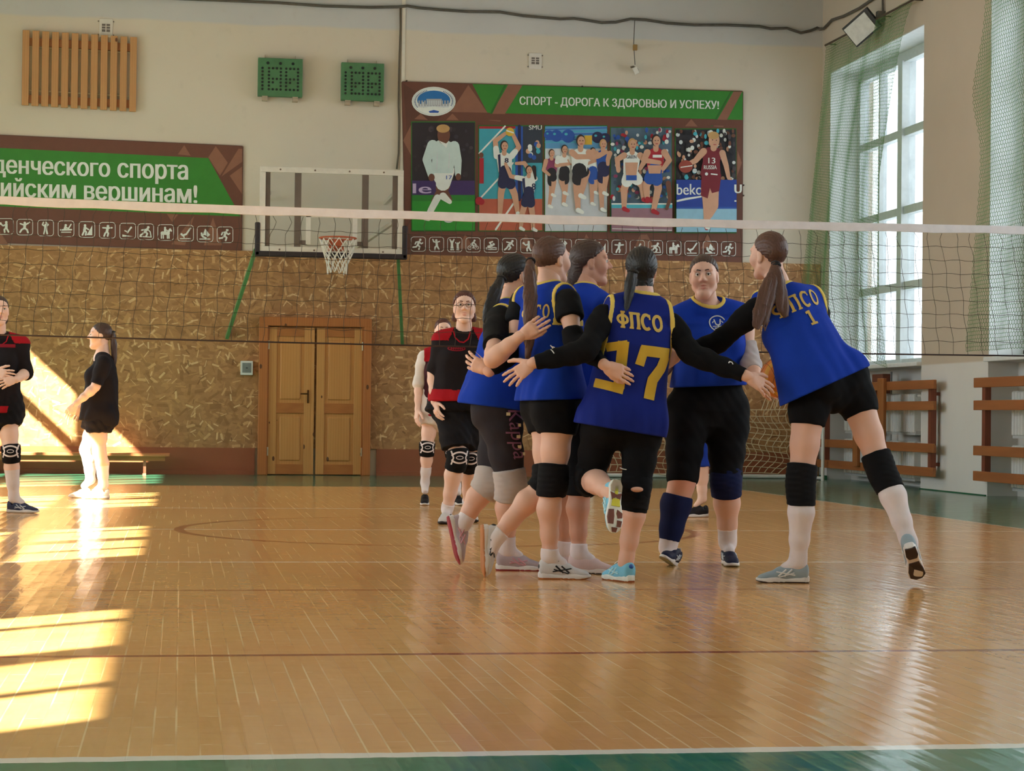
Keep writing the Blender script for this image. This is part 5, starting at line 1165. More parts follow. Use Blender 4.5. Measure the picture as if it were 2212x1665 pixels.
        def raw(Q): return F0(Q)+dsp(Q)
        def pv(Q, c):      # armhole planes give way below the armpit
            v = (Q-c[0])@c[1]
            return v-1.6*np.maximum(0, (c[0]-Q)@s.up-arm) if c[2] else v
        def fn(Q):
            d = raw(Q)
            for c in cl: d = smax(d, pv(Q, c), .006)
            return smax(d, -hole.d(Q), .004)
        lo, hi = F0.bounds(); hh = h or s.h+.0005; V, F = grid_mesh(fn, lo, hi, hh); o = vf_obj(name, V, F, m, s.o)
        if trim:
            def shell(Q): r = raw(Q); return np.maximum(r-.0035, -(r+.007))
            def others(Q, skip):
                e = -hole.d(Q)
                for c in cl:
                    if c is not skip: e = np.maximum(e, pv(Q, c))
                return e
            def tc(Q): hv = hole.d(Q); return smax(np.maximum(shell(Q), others(Q, None)), np.abs(hv-tw)-tw, .003)
            c = nb+M3.T@np.array(neckc); V, F = grid_mesh(tc, c-.13, c+.13, hh*.85)
            if len(F): vf_obj('collar_trim', V, F, trim, o)
            for k in cl:
                if not k[2]: continue
                def ta(Q): q = pv(Q, k); return smax(np.maximum(shell(Q), others(Q, k)), np.abs(q+tw)-tw-np.where((k[0]-Q)@s.up > arm+trl, -1, 0), .003)
                V, F = grid_mesh(ta, k[0]-.26, k[0]+.26, hh*.85)
                if len(F): vf_obj('armhole_trim', V, F, trim, o)
        return o
    def sleeve(s, name, m, sd, u0, u1, infl=.010, label=None):
        o = field_obj(name, s.limb('arm', sd, u0, u1, infl, .03), m, s.o, h=s.h, disp=lambda P: .0016*np.sin(P[:, 2]*110+P[:, 0]*60)*np.sin(P[:, 0]*70))
        if label: o['label'] = label
        return o
    def pants(s, name, m, uL, uR, infl=.010, st=None, flare=0., top_t=.30, folds=.0015, h=None):
        P = [LOFT(s.col(st or [(q[0], q[1], q[2]) for q in s.tor if q[0] <= .46], infl), .05, 2.2, .01), EL(s.pel-.085*s.up, np.array((.10, .085, .07))*s.w+infl, np.array([s.hipR, s.fwdp, s.up]), .04)]
        for sd, q in (('R', 1), ('L', -1)):
            P.append(EL(s.pel+s.hipR*q*.085*s.w-s.fwdp*.045*s.w-.02*s.up, np.array((.092, .085, .095))*s.w+infl, np.array([s.hipR, s.fwdp, s.up]), .05))
            L = s.limb('leg', sd, 0, uR if sd == 'R' else uL, infl, .03)
            if flare:
                for i, q_ in enumerate(L): q_.r1 += flare*i/len(L); q_.r2 += flare*(i+1)/len(L)
            P += L
        return field_obj(name, P, m, s.o, h=h or s.h, disp=lambda Q: folds*np.sin(Q[:, 2]*70+Q[:, 0]*35)*np.sin(Q[:, 0]*55+Q[:, 1]*40))
    def pad(s, name, m, sd, u0, u1, infl=.014, label=None, bulge=True):
        P = s.limb('leg', sd, u0, u1, infl, .02)
        if bulge: P.append(EL(s.J['kn'+sd]+s.fwdp*.022-.01*s.up, (.052, .050, .070), np.array([s.hipR, s.fwdp, s.up]), .02))
        o = field_obj(name, P, m, s.o, h=s.h, disp=lambda Q: .0013*np.sin(Q[:, 2]*230)*np.sin(Q[:, 0]*60+Q[:, 1]*50))
        if label: o['label'] = label
        return o
    def sock(s, m, sd, u0, infl=.006, u1=2., label=None):
        P = s.limb('leg', sd, u0, u1, infl, .02)
        t = s.J.get('toe'+sd)
        if t is not None and u1 >= 2: P.append(RC(s.J['an'+sd], s.J['an'+sd]*.6+t*.4, .038, .03, .02))
        o = field_obj('sock', P, m, s.o, h=s.h)
        if label: o['label'] = label
        return o
def cut(x1, y1, x2, y2, Y, down=True):
    """Plane through the line joining two places, edge-on to the viewer's side: trims a hem along that line. Normal points down (or up)."""
    a, b = at(x1, y1, Y), at(x2, y2, Y); n = nrm(np.cross(b-a, (a+b)/2-CAM0))
    if (n[2] > 0) == down: n = -n
    return a, n
def ribbon(surf, org, R_, U_, strokes, m, name, parent, off=.0035, step=.008):
    """Letter strokes [(points, width)] in metres on the (R_, U_) plane at org, laid onto the cloth surf."""
    me = surf.data; N = np.cross(R_, U_); mw = surf.matrix_world
    bv = BVHTree.FromPolygons([mw@v.co for v in me.vertices], [tuple(p.vertices) for p in me.polygons]); mb = MB()
    def proj(u, v):
        p = org+u*R_+v*U_; h = bv.ray_cast(Vector(p+N*.25), Vector(-N), .5)
        return (np.array(h[0])+N*off) if h[0] is not None else p
    for pts, w in strokes:
        pts = np.array(pts, float); q = [pts[0]]
        for a, b in zip(pts, pts[1:]):
            n = max(1, int(np.linalg.norm(b-a)/step)); q += [a+(b-a)*(i+1)/n for i in range(n)]
        q = np.array(q); t = np.gradient(q, axis=0); t /= np.linalg.norm(t, axis=1)[:, None]+1e-9; sd = np.c_[-t[:, 1], t[:, 0]]; nw = max(2, int(w/.012)+1)
        V = [proj(*(q[i]+sd[i]*w*(k/(nw-1)-.5))) for i in range(len(q)) for k in range(nw)]
        mb.add(V, [(i*nw+k, i*nw+k+1, (i+1)*nw+k+1, (i+1)*nw+k) for i in range(len(q)-1) for k in range(nw-1)])
    return mb.build(name, m, parent)
def on_floor(f, sd, cu, cs, **kw): return shoe(f.o, f.feet[sd][0], f.feet[sd][1], (0, 0, 1), cu, cs, side=kw.pop('side', 1 if sd == 'L' else -1), **kw)
def arc(cx, cy, rx, ry, a0, a1, n=18): return [(cx+rx*math.cos(math.radians(a0+(a1-a0)*i/n)), cy+ry*math.sin(math.radians(a0+(a1-a0)*i/n))) for i in range(n+1)]
def glyph(ch, x, y, w, h, t):
    """Slab-serif capitals as strokes; x, y lower left."""
    S = []; X = lambda u: x+u*w; Y = lambda v: y+v*h; sr = t*.55
    if ch == 'Ф': S = [([(X(.5), Y(0)), (X(.5), Y(1))], t), (arc(X(.5), Y(.52), w*.42, h*.26, 0, 360), t*.8), ([(X(.3), Y(.02)), (X(.7), Y(.02))], sr), ([(X(.3), Y(.98)), (X(.7), Y(.98))], sr)]
    if ch == 'П': S = [([(X(.2), Y(0)), (X(.2), Y(1))], t), ([(X(.8), Y(0)), (X(.8), Y(1))], t), ([(X(0), Y(.95)), (X(1), Y(.95))], t*.8), ([(X(0), Y(.03)), (X(.38), Y(.03))], sr), ([(X(.62), Y(.03)), (X(1), Y(.03))], sr)]
    if ch == 'С': S = [(arc(X(.5), Y(.5), w*.42, h*.45, 50, 310), t), ([(X(.80), Y(.98)), (X(.82), Y(.66))], sr)]
    if ch == 'О': S = [(arc(X(.5), Y(.5), w*.42, h*.45, 0, 360), t)]
    if ch == '1': S = [([(X(.55), Y(0)), (X(.55), Y(1))], t), ([(X(.52), Y(.93)), (X(.08), Y(.88))], t*.75), ([(X(.05), Y(.06)), (X(1.05), Y(.06))], t*.75)]
    return S
def letters(txt, w, h, t, gap=.012, cx=0., cy=0.):
    tot = len(txt)*w+(len(txt)-1)*gap; S = []
    for i, c in enumerate(txt): S += glyph(c, cx-tot/2+i*(w+gap), cy-h/2, w, h, t)
    return S
SK1, SK2, SK3 = skin('skin_fair', (224, 180, 160)), skin('skin_warm', (206, 156, 134)), skin('skin_pale', (236, 200, 184))
HB, HD, HR, HK = hairm('hair_brown', (86, 58, 48)), hairm('hair_dark_brown', (66, 48, 43)), hairm('hair_auburn', (84, 44, 36)), hairm('hair_black', (28, 25, 27))
JB, YEL, BK, BKL, CHR = cloth('jersey_blue', (22, 58, 168)), cloth('trim_yellow', (226, 200, 104), .7), cloth('black_cloth', (20, 20, 23)), cloth('black_lycra', (17, 17, 20), .9), cloth('charcoal_lycra', (50, 47, 53), .85)
JN = cloth('jersey_navy_blue', (24, 40, 128))
GLD2, GLDM = cloth('letter_gold', (206, 176, 96), .6), cloth('letter_yellow', (206, 172, 64), .6)
WSK, GRK, NVB = cloth('white_sock', (226, 218, 222)), cloth('grey_knee_pad', (188, 180, 178)), cloth('navy_knee_pad', (26, 34, 74))
SOLW = M('sole_white', (222, 220, 220), .5, .05); RUB = M('rubber_dark', (40, 26, 26), .6)
# ---------------------------------------------------------------- player 1, seen from behind, far right of the huddle
Y = 9.72
F_ = Fig(dict(head=(1660, 556, 9.98), neck=(1686, 628, 9.92), shL=(1634, 668, 9.86), shR=(1758, 652, 9.98), elL=(1548, 742, 10.02), wrL=(1470, 765, 10.18), elR=(1782, 740, 10.22), wrR=(1740, 800, 10.45),
              hipL=(1752, 832, 9.80), hipR=(1832, 812, 9.88), knL=(1729, 1046, 9.76), anL=(1724, 1216, 9.78), knR=(1906, 1022, 9.74), anR=(1964, 1172, 9.60), toeR=(1983, 1240, 9.68)), feet=dict(L=(-.97, .22)),
         face=(-.52, .85, .02), up=(-.10, 0, 1), w=.98, skin_c=SK1, hair_c=HB, legw=1.02)
F_.hand('L', (1420, 790, 10.2), (0, -1, 0), 1); F_.hand('R', (1700, 830, 10.6), (0, 1, 0), 1)
F_.build('player in blue number 1 jersey leaning left, long brown ponytail, white knee socks')
F_.hairdo(tail=[[((1676, 568, 9.86), .016, .016), ((1673, 592, 9.83), .034, .024), ((1658, 636, 9.79), .050, .022), ((1642, 680, 9.75), .040, .016), ((1633, 706, 9.73), .022, .006)], [((1678, 572, 9.85), .014, .014), ((1680, 596, 9.82), .030, .020), ((1684, 636, 9.79), .040, .016), ((1693, 668, 9.775), .034, .009), ((1698, 682, 9.77), .018, .004)],
   [((1675, 574, 9.85), .012, .012), ((1668, 610, 9.80), .030, .018), ((1656, 660, 9.76), .034, .014), ((1653, 696, 9.74), .020, .006), ((1652, 712, 9.735), .006, .003)]], tilt=.62, low=-.09)
o = F_.top('jersey', JB, [(-.34, .240, .17, -.104, 0), (-.12, .228, .16, -.082, 0), (.05, .218, .150, -.066, 0), (.25, .206, .148, -.046, 0), (.5, .188, .140, -.022, 0), (.75, .172, .122), (.95, .155, .100), (1.04, .10, .07)], off=(.022, -.006), trim=YEL, hem=cut(1690, 876, 1864, 797, Y), seed=1, rsh=.080, arm=.20)
_b = nrm(F_.shR_); _u = nrm(F_.up-_b*(F_.up@_b)); _t = math.radians(4)
_t = math.radians(9); R1, U1 = nrm(_b*math.cos(_t)+_u*math.sin(_t)), nrm(_u*math.cos(_t)-_b*math.sin(_t))
c0 = at(1727, 650, 9.80)
ribbon(o, c0, R1, U1, letters('ФПСО', .060, .082, .0135, .010), GLD2, 'lettering', o)
ribbon(o, at(1747, 688, 9.80), R1, U1, glyph('1', -.022, -.040, .042, .076, .016), GLD2, 'number', o)
F_.sleeve('arm_sleeve', BKL, 'L', 0, 1.95, .011, 'long black sleeve'); F_.sleeve('undershirt', BK, 'R', 0, .5, .012)
F_.pants('shorts', BKL, .40, .40, .010)
for sd in 'LR': F_.pad('knee_pad', BK, sd, .80, 1.26)
F_.sock(WSK, 'L', 1.22); F_.sock(WSK, 'R', 1.22)
SB1, SS1 = cloth('shoe_grey_blue', (152, 170, 182), .6), M('stripe_silver', (222, 226, 228), .4)
on_floor(F_, 'L', SB1, SOLW, stripe=SS1, band=RUB)
pad_d = M('tread_dark', (46, 28, 26), .6); pad_t = M('tread_tan', (176, 132, 84), .6)
_t = onz(1988, 1262); shoe(F_.o, at(1966, 1184, _t[1]-.19), _t, (.0, .72, .70), SB1, SOLW, side=1, stripe=SS1, grow=1.04,
     pads=[('tread', pad_d, [[(.0, -.026), (.06, -.030), (.085, -.020), (.085, .020), (.06, .030), (.0, .026)], [(.11, -.024), (.17, -.036), (.22, -.040), (.258, -.020), (.262, .012), (.23, .038), (.18, .040), (.11, .026)]])])
# ---------------------------------------------------------------- player 17, back to the viewer, left foot kicked up
D_ = Fig(dict(head=(1384, 590, 9.98), neck=(1388, 642, 9.92), shL=(1304, 684, 9.86), shR=(1450, 702, 9.88), elL=(1266, 758, 9.72), wrL=(1152, 784, 9.76), elR=(1492, 764, 9.80), wrR=(1612, 812, 9.66),
              hipL=(1306, 895, 9.88), hipR=(1390, 905, 9.88), knL=(1272, 1038, 9.98), anL=(1322, 1066, 9.62), knR=(1374, 1055, 9.84), anR=(1352, 1216, 9.86), toeL=(1325, 1150, 9.55)),
         feet=dict(R=(-.34, .94)), face=(.10, .99, .10), w=1.0, legw=1.02, armw=1.06, skin_c=SK1, hair_c=HK, calf=1.0)
D_.hand('L', (1090, 826, 9.78), (.25, .80, -.30), -1, curl=.22, spread=.16, thumb=.95); D_.hand('R', (1684, 852, 9.66), (-.25, .80, -.30), 1, curl=.26, spread=.08, thumb=.75)
D_.build('player in navy number 17 jersey, back turned, left foot kicked up behind', face=False)
D_.hairdo(tail=[((1368, 585, 9.84), .020, .016), ((1362, 612, 9.83), .028, .020), ((1358, 640, 9.82), .022, .016), ((1354, 664, 9.81), .013, .010), ((1350, 682, 9.80), .005, .005)], low=-.17, tilt=.62, vol=1.04, bun=((0, -.050, -.055), (.060, .055, .085)))
o = D_.top('jersey', JN, [(-.22, .225, .165, -.02, 0), (.0, .215, .155, -.01, 0), (.25, .195, .140), (.5, .184, .136), (.75, .182, .136), (.95, .168, .118), (1.04, .11, .085)], off=(-.004, -.004), trim=YEL, hem=cut(1250, 914, 1430, 944, 9.85), seed=2, rsh=.082, arm=.20)
Rb, Ub = nrm(D_.shR_), D_.up; Ub = nrm(Ub-Rb*(Ub@Rb))
ribbon(o, at(1385, 694, 9.76), Rb, Ub, letters('ФПСО', .054, .078, .0155, .004), GLD2, 'lettering', o)
ribbon(o, at(1372, 798, 9.76), Rb, Ub, [([(-.075, .128), (-.075, -.100)], .052), ([(-.055, .115), (-.148, .090)], .042), ([(-.052, -.104), (-.178, -.084)], .044),
       ([(.010, .095), (.170, .095)], .052), ([(.030, .110), (.012, .022)], .046), ([(.148, .080), (.128, .020), (.088, -.040), (.076, -.135)], .054)], GLDM, 'number', o)
for sd, q in (('L', -1), ('R', 1)):
    o = D_.sleeve('sleeve', BKL, sd, 0, 1.96, .010, 'long black sleeve'); r0 = nrm(np.array([1., .12, 0])); u0 = np.array([0, 0, 1.])
    if q < 0: ribbon(o, at(1194, 753, 9.68), r0, u0, [([(-.012, .016), (.002, .002), (.012, -.022)], .005), ([(-.004, .010), (.010, .006)], .004)], SOLW, 'sleeve_mark', o, off=.002, step=.004)
    else: ribbon(o, at(1579, 783, 9.66), r0, u0, [([(-.010, -.002), (-.002, .005), (.009, .002), (.011, -.008)], .005)], SOLW, 'sleeve_mark', o, off=.002, step=.004)
field_obj('collar', [RC(D_.J['neck']-.01*D_.up, D_.J['neck']+.018*D_.up, .066, .058, 0, [(D_.J['neck']+.012*D_.up, D_.up)])], BK, D_.o, h=.005)
D_.pants('leggings', BKL, 1.0, 1.30, .010)
D_.pad('knee_pad', BK, 'L', .82, 1.14, .016); D_.pad('knee_pad', BK, 'R', .85, 1.26, .014, bulge=False)
field_obj('knee_hole', [EL(at(1376, 1057, 9.742), (.031, .02, .013), None, 0)], M('skin_patch', (214, 166, 144), .55), D_.o, h=.004)
MB().tube([at(1339, 1010, 9.76), at(1346, 1013, 9.755), at(1353, 1014, 9.76)], .0025, 6).build('knee_pad_stitch', SOLW, D_.o)
SHB, SHW = cloth('shoe_light_blue', (120, 190, 220), .55), M('shoe_sole_white', (220, 224, 218), .5); TB, TY, TG = M('tread_brown', (108, 54, 32), .55), M('tread_yellow', (208, 206, 48), .5), M('tread_grey', (170, 158, 138), .6)
on_floor(D_, 'R', SHB, SHW, stripe=M('stripe_cyan', (180, 224, 236), .4), band=M('gum_rubber', (150, 84, 46), .6), patch=[('heel_patch', M('heel_blue', (24, 84, 170), .5), (.022, 0, .078), (.027, .020, .018))])
shoe(D_.o, at(1333, 1036, 9.60), at(1326, 1160, 9.52), (-.16, .96, .16), SHB, SHW, side=-1, stripe=M('stripe_cyan', (180, 224, 236), .4), grow=1.0, pads=[
     ('heel_tread', TG, [[(.0, -.018), (.03, -.031), (.06, -.030), (.06, .030), (.03, .031), (.0, .018)]]), ('yellow_core', TY, [[(.030, -.010), (.075, -.008), (.078, .008), (.030, .010)], [(.095, -.020), (.135, -.024), (.135, .024), (.095, .020)]]),
     ('brown_tread', TB, [[(.064, -.031), (.105, -.022), (.088, .0), (.105, .022), (.064, .031), (.074, .0)], [(.150, .010), (.165, .038), (.190, .038), (.195, .014), (.170, .006)], [(.148, -.008), (.152, -.036), (.190, -.042), (.225, -.034), (.225, -.006), (.185, -.004)], [(.203, .012), (.205, .038), (.235, .034), (.236, .012)], [(.240, -.014), (.262, -.008), (.262, .014), (.240, .018)]])])
# ---------------------------------------------------------------- long-ponytail player stepping to the right
B_ = Fig(dict(head=(1192, 566, 10.22), neck=(1186, 618, 10.18), shL=(1128, 654, 10.36), shR=(1226, 652, 10.02), elL=(1106, 760, 10.24), wrL=(1056, 802, 10.22), elR=(1240, 738, 9.92), wrR=(1306, 788, 9.72),
              hipL=(1182, 868, 10.20), hipR=(1208, 872, 10.04), knR=(1194, 1044, 10.02), anR=(1187, 1202, 10.04), knL=(1182, 1048, 10.12), anL=(1072, 1160, 10.14), toeL=(1050, 1232, 10.12)), feet=dict(R=(.98, -.15)),
         face=(.86, .50, .0), w=.98, skin_c=SK1, hair_c=HB, legw=1.02, armw=1.04)
B_.hand('L', (1014, 780, 10.26), (.3, .9, .1), -1, curl=.5, spread=.12, thumb=.6); B_.hand('R', (1366, 816, 9.70), (0, 1, 0), -1, curl=.35, spread=.04, thumb=.40)
B_.build('player in bright blue jersey with very long straight brown ponytail, black knee pads, stepping right')
B_.hairdo(tail=[((1146, 563, 10.12), .016, .018), ((1144, 590, 10.06), .032, .022), ((1145, 640, 10.0), .036, .020), ((1145, 690, 9.98), .034, .016), ((1143, 740, 9.97), .026, .010), ((1140, 772, 9.97), .014, .004)], tilt=.72, low=-.07)
o = B_.top('jersey', JB, [(-.12, .195, .176, .0, 0), (.05, .192, .168, 0, 0), (.25, .182, .152), (.5, .168, .142), (.75, .165, .132), (.95, .15, .105), (1.04, .10, .07)], off=(-.012, -.008), trim=YEL, hem=cut(1117, 866, 1256, 862, 10.1), seed=3, trl=-.02, neck=(.064, .066, .045))
Rb = nrm(B_.shR_); Rv = nrm(np.array([1, .0, 0.])*.8+Rb*.35); Ub = nrm(B_.up-Rv*(B_.up@Rv))
ribbon(o, at(1150, 668, 10.0), Rv, Ub, letters('ФПСО', .034, .070, .009, .006), GLD2, 'lettering', o)
for sd, u in (('L', .42), ('R', .40)): B_.sleeve('undershirt_sleeve', BK, sd, 0, u, .016)
for sd in 'LR': B_.sleeve('elbow_sleeve', BKL, sd, .72, 1.94, .008, 'black elbow sleeve')
B_.pants('shorts', BKL, .36, .36, .012)
for sd in 'LR': B_.pad('knee_pad', BK, sd, .76, 1.16, .015)
SHG, SHK = cloth('shoe_white_black', (206, 206, 210), .5), M('stripe_black', (26, 26, 32), .4)
GUM = M('gum_sole', (176, 112, 62), .55)
for sd in 'LR': B_.sock(WSK, sd, 1.90)
on_floor(B_, 'R', SHG, SOLW, stripe=SHK, band=GUM, laces=SHK, patch=[('heel_counter', SHK, (.031, 0, .063), (.036, .0332, .028))])
shoe(B_.o, at(1040, 1134, 10.14), at(1042, 1246, 10.14), (.97, .1, .05), SHG, SOLW, side=-1, stripe=SHK, band=GUM, laces=SHK, patch=[('heel_counter', SHK, (.031, 0, .063), (.036, .0332, .028))])
# ---------------------------------------------------------------- leftmost huddle player, dark ponytail, charcoal leggings
A_ = Fig(dict(head=(1116, 600, 10.74), neck=(1106, 650, 10.70), shL=(1126, 690, 10.88), shR=(1080, 690, 10.48), elL=(1140, 770, 10.98), wrL=(1150, 805, 10.88), elR=(1064, 776, 10.06), wrR=(1124, 726, 9.98),
              hipL=(1088, 880, 10.72), hipR=(1078, 882, 10.54), knR=(1104, 1048, 10.54), anR=(1094, 1188, 10.60), knL=(1056, 1048, 10.66), anL=(1000, 1130, 10.70), toeL=(985, 1200, 10.68)), feet=dict(R=(.98, -.12)),
         face=(.92, .36, .05), w=1.05, skin_c=SK1, hair_c=HK, legw=1.12, armw=1.12, calf=.92)
A_.hand('R', (1182, 690, 9.90), (.2, .97, .1), -1, curl=.30, spread=.06, thumb=.45); A_.hand('L', (1156, 840, 10.84), (0, 1, 0), 1)
A_.build('leftmost player of the huddle, dark ponytail, charcoal leggings and grey knee pads')
A_.hairdo(tail=[((1084, 600, 10.64), .018, .02), ((1070, 628, 10.60), .034, .026), ((1058, 668, 10.57), .036, .022), ((1050, 704, 10.55), .020, .010), ((1046, 716, 10.55), .008, .004)], tilt=.70, low=-.06)
o = A_.top('jersey', JB, [(-.14, .195, .200, .0, -.03), (.05, .192, .192, 0, -.025), (.25, .182, .170, 0, -.02), (.5, .165, .155), (.75, .162, .140), (.95, .14, .105), (1.04, .10, .07)], off=(-.012, .01), trim=YEL, hem=cut(1026, 874, 1136, 888, 10.5), seed=4, rsh=.060)
A_.sleeve('undershirt_sleeve', BK, 'R', 0, .68, .018); A_.sleeve('undershirt_sleeve', BK, 'L', 0, .68, .018)
lg = A_.pants('leggings', CHR, .86, .86, .010)
A_.pad('knee_pad', GRK, 'R', .80, 1.24, .018); A_.pad('knee_pad', GRK, 'L', .80, 1.20, .018)
for sd in 'LR': A_.sock(WSK, sd, 1.78)
V2, F2 = text_mesh('Kappa', .03); lo, hi = V2.min(0), V2.max(0)
bv = BVHTree.FromPolygons([lg.matrix_world@v.co for v in lg.data.vertices], [tuple(p.vertices) for p in lg.data.polygons])
def legtext(name, m, off, sx, sy, yy=10.45):
    V = []
    for v in V2:
        t = (v[0]-lo[0])/(hi[0]-lo[0]); w = (v[1]-lo[1])/(hi[1]-lo[1]); px = 1086+14*t+(w)*42*sx+(1-sx)*26; py = 886+t*106*sy
        d = ray(px, py); h = bv.ray_cast(Vector(CAM0), Vector(nrm(d))); V.append(np.array(h[0])-nrm(d)*off if h[0] is not None else at(px, py, yy))
    return mesh_obj(name, V, F2, m, lg)
legtext('lettering', M('letter_plum', (146, 96, 130), .6), .006, 1, 1)
for k, (px, py) in enumerate(((1098, 894), (1121, 918), (1120, 943), (1122, 965), (1130, 980))):
    d = ray(px, py); h = bv.ray_cast(Vector(CAM0), Vector(nrm(d)))
    if h[0] is not None: q = np.array(h[0])-nrm(d)*.007; MB().box(q-[.010, .002, .008], q+[.010, .001, .008]).build('lettering_highlight', M('letter_cream', (226, 210, 170), .6), lg)
SHP, SHR = cloth('shoe_grey_pink', (178, 166, 174), .55), M('stripe_rose', (200, 150, 162), .5); RRB = M('red_rubber', (150, 32, 54), .55)
on_floor(A_, 'R', SHP, SOLW, stripe=SHR, band=RRB)
shoe(A_.o, at(966, 1116, 10.70), at(988, 1216, 10.68), (.95, .1, .30), SHP, SOLW, side=-1, stripe=SHR, band=RRB)
# ---------------------------------------------------------------- player in profile behind them
C_ = Fig(dict(head=(1276, 572, 10.62), neck=(1266, 622, 10.60), shL=(1262, 660, 10.78), shR=(1300, 664, 10.44), elL=(1330, 730, 10.9), wrL=(1380, 760, 10.9), elR=(1300, 770, 10.5), wrR=(1330, 830, 10.6),
              hipL=(1250, 880, 10.60), hipR=(1258, 884, 10.42), knR=(1256, 1044, 10.40), anR=(1250, 1196, 10.40), knL=(1236, 1040, 10.62), anL=(1216, 1190, 10.66), ), feet=dict(R=(.93, -.36), L=(.95, .1)),
         face=(.985, -.12, -.02), w=.98, skin_c=SK2, hair_c=HD, legw=1.0)
C_.hand('R', (1340, 870, 10.6), (0, 1, 0), 1); C_.hand('L', (1400, 800, 10.9), (0, 1, 0), 1)
C_.build('player in profile looking right, mouth open, between long-ponytail player and number 17', mouth=.004)
C_.hairdo(bun=((0, -.075, -.060), (.055, .055, .105)), tilt=.66, low=-.19, vol=1.03)
C_.top('jersey', JB, [(-.12, .185, .172, .0, 0), (.05, .185, .165, 0, 0), (.25, .180, .150), (.5, .165, .140), (.75, .160, .130), (.95, .14, .105), (1.04, .10, .07)], off=(None, None), trim=YEL, seed=5)
C_.pants('leggings', BKL, .95, .95, .011)
PINK = cloth('knee_pad_beige', (206, 178, 160)); SHL = cloth('shoe_pale_pink', (216, 196, 198), .55)
for sd in 'LR': C_.pad('knee_pad', PINK if sd == 'L' else BK, sd, .86, 1.16, .014); C_.sock(WSK, sd, 1.86)
on_floor(C_, 'R', SHL, SOLW, band=RUB)
on_floor(C_, 'L', SHL, SOLW, band=RUB)
# ---------------------------------------------------------------- player facing the viewer
E_ = Fig(dict(head=(1521, 602, 10.90), neck=(1526, 650, 10.98), shR=(1474, 694, 10.98), shL=(1602, 690, 10.98), elR=(1440, 780, 11.08), wrR=(1415, 830, 10.98), elL=(1618, 778, 10.92), wrL=(1636, 822, 10.62),
              hipR=(1484, 886, 10.98), hipL=(1572, 884, 11.02), knR=(1474, 1040, 10.90), anR=(1442, 1184, 10.90), knL=(1568, 1042, 10.92), anL=(1572, 1174, 11.0), toeR=(1446, 1214, 10.80)), feet=dict(L=(-.12, -.99)),
         face=(-.30, -.94, -.03), up=(-.05, 0, 1), hs=.965, w=1.14, skin_c=SK1, hair_c=HD, legw=1.25, armw=1.15, calf=1.0)
E_.hand('R', (1402, 860, 10.98), (0, 1, 0), 1); E_.hand('L', (1668, 850, 10.52), (.2, 1., .3), 1, curl=.45, spread=.22)
E_.build('player facing us in blue crew-neck jersey, hair pulled back, navy shin and knee pads', jaw=.99, knee_tint=.8, mouth=.0015)
E_.hairdo(tilt=.60, front=.070, low=-.05)
o = E_.top('jersey', JB, [(-.20, .190, .165), (.1, .190, .165), (.25, .182, .158), (.5, .168, .148), (.75, .172, .140), (.95, .16, .110), (1.04, .10, .07)], off=(None, .045), trim=YEL, hem=cut(1438, 838, 1604, 832, 10.85), seed=6, neck=(.076, .072, .062), neckc=(0, .036, .022), tw=.010, seat=.0)
lb = MB(); q = []
Re, Ue = -nrm(E_.shR_), E_.up
S = [(arc(0, 0, .046, .040, 25, 335, 22), .006), ([(-.018, .022), (-.012, -.004), (0, -.010), (.012, -.004), (.018, .022)], .007), ([(0, -.010), (0, -.024)], .006), ([(-.02, -.026), (.02, -.026)], .006), ([(-.03, .002), (-.022, .012)], .005), ([(.03, .002), (.022, .012)], .005), ([(-.03, -.016), (.03, -.016)], .004)]
ribbon(o, at(1557, 698, 10.80), Re, Ue, S, cloth('print_grey', (118, 128, 140)), 'chest_emblem', o)
E_.pants('leggings', BKL, .95, 1.0, .012); E_.pad('knee_pad', NVB, 'L', .84, 1.22, .014)
field_obj('shin_pad', E_.limb('leg', 'R', 1.22, 1.88, .013, .02), NVB, E_.o, h=.006)
E_.sock(WSK, 'L', 1.74); E_.sock(WSK, 'R', 1.84)
E_.sleeve('forearm_sleeve', cloth('sleeve_grey', (186, 178, 180)), 'L', .58, 1.60, .010, 'grey elbow sleeve')
SHN = cloth('shoe_navy', (28, 34, 62), .55); OLV = M('sole_olive', (132, 126, 92), .6)
_a = at(1452, 1222, 10.99); shoe(E_.o, _a, at(1434, 1208, 10.75), (.50, .15, .86), SHN, SOLW, side=-1, stripe=M('stripe_pale', (196, 204, 214), .4), band=OLV)
on_floor(E_, 'L', SHN, SOLW, stripe=M('stripe_pale', (196, 204, 214), .4), hi=True, band=OLV)
# ball pressed against player 1
bc = at(1684, 816, 10.40); br = .104
def ballmat():
    t = NT('volleyball_panels'); p = t.objc(); x, y, z = t.xyz(p); w = t.math('SINE', t.math('MULTIPLY_ADD', x, 34., t.math('MULTIPLY', t.math('SINE', t.math('MULTIPLY', z, 22.)), 1.3)))
    c = t.mix(t.math('GREATER_THAN', w, .25), srgb((222, 128, 36)), srgb((64, 48, 84))); c = t.mix(t.math('GREATER_THAN', t.math('ABSOLUTE', t.math('SINE', t.math('MULTIPLY', y, 30.))), .93), c, srgb((228, 170, 60)))
    t.bump(t.noise(p, 300., 1), .1, .002); return t.fin(c, .5)
bm = bmesh.new(); bmesh.ops.create_uvsphere(bm, u_segments=40, v_segments=24, radius=br); m = MB(); m.add([np.array(v.co) for v in bm.verts], [[v.index for v in f.verts] for f in bm.faces]); bm.free()
bo = m.build('volleyball', ballmat(), None, True); bo.location = tuple(bc); tag(bo, 'orange and purple volleyball held between the facing player and player 1', 'ball')
gm = MB()
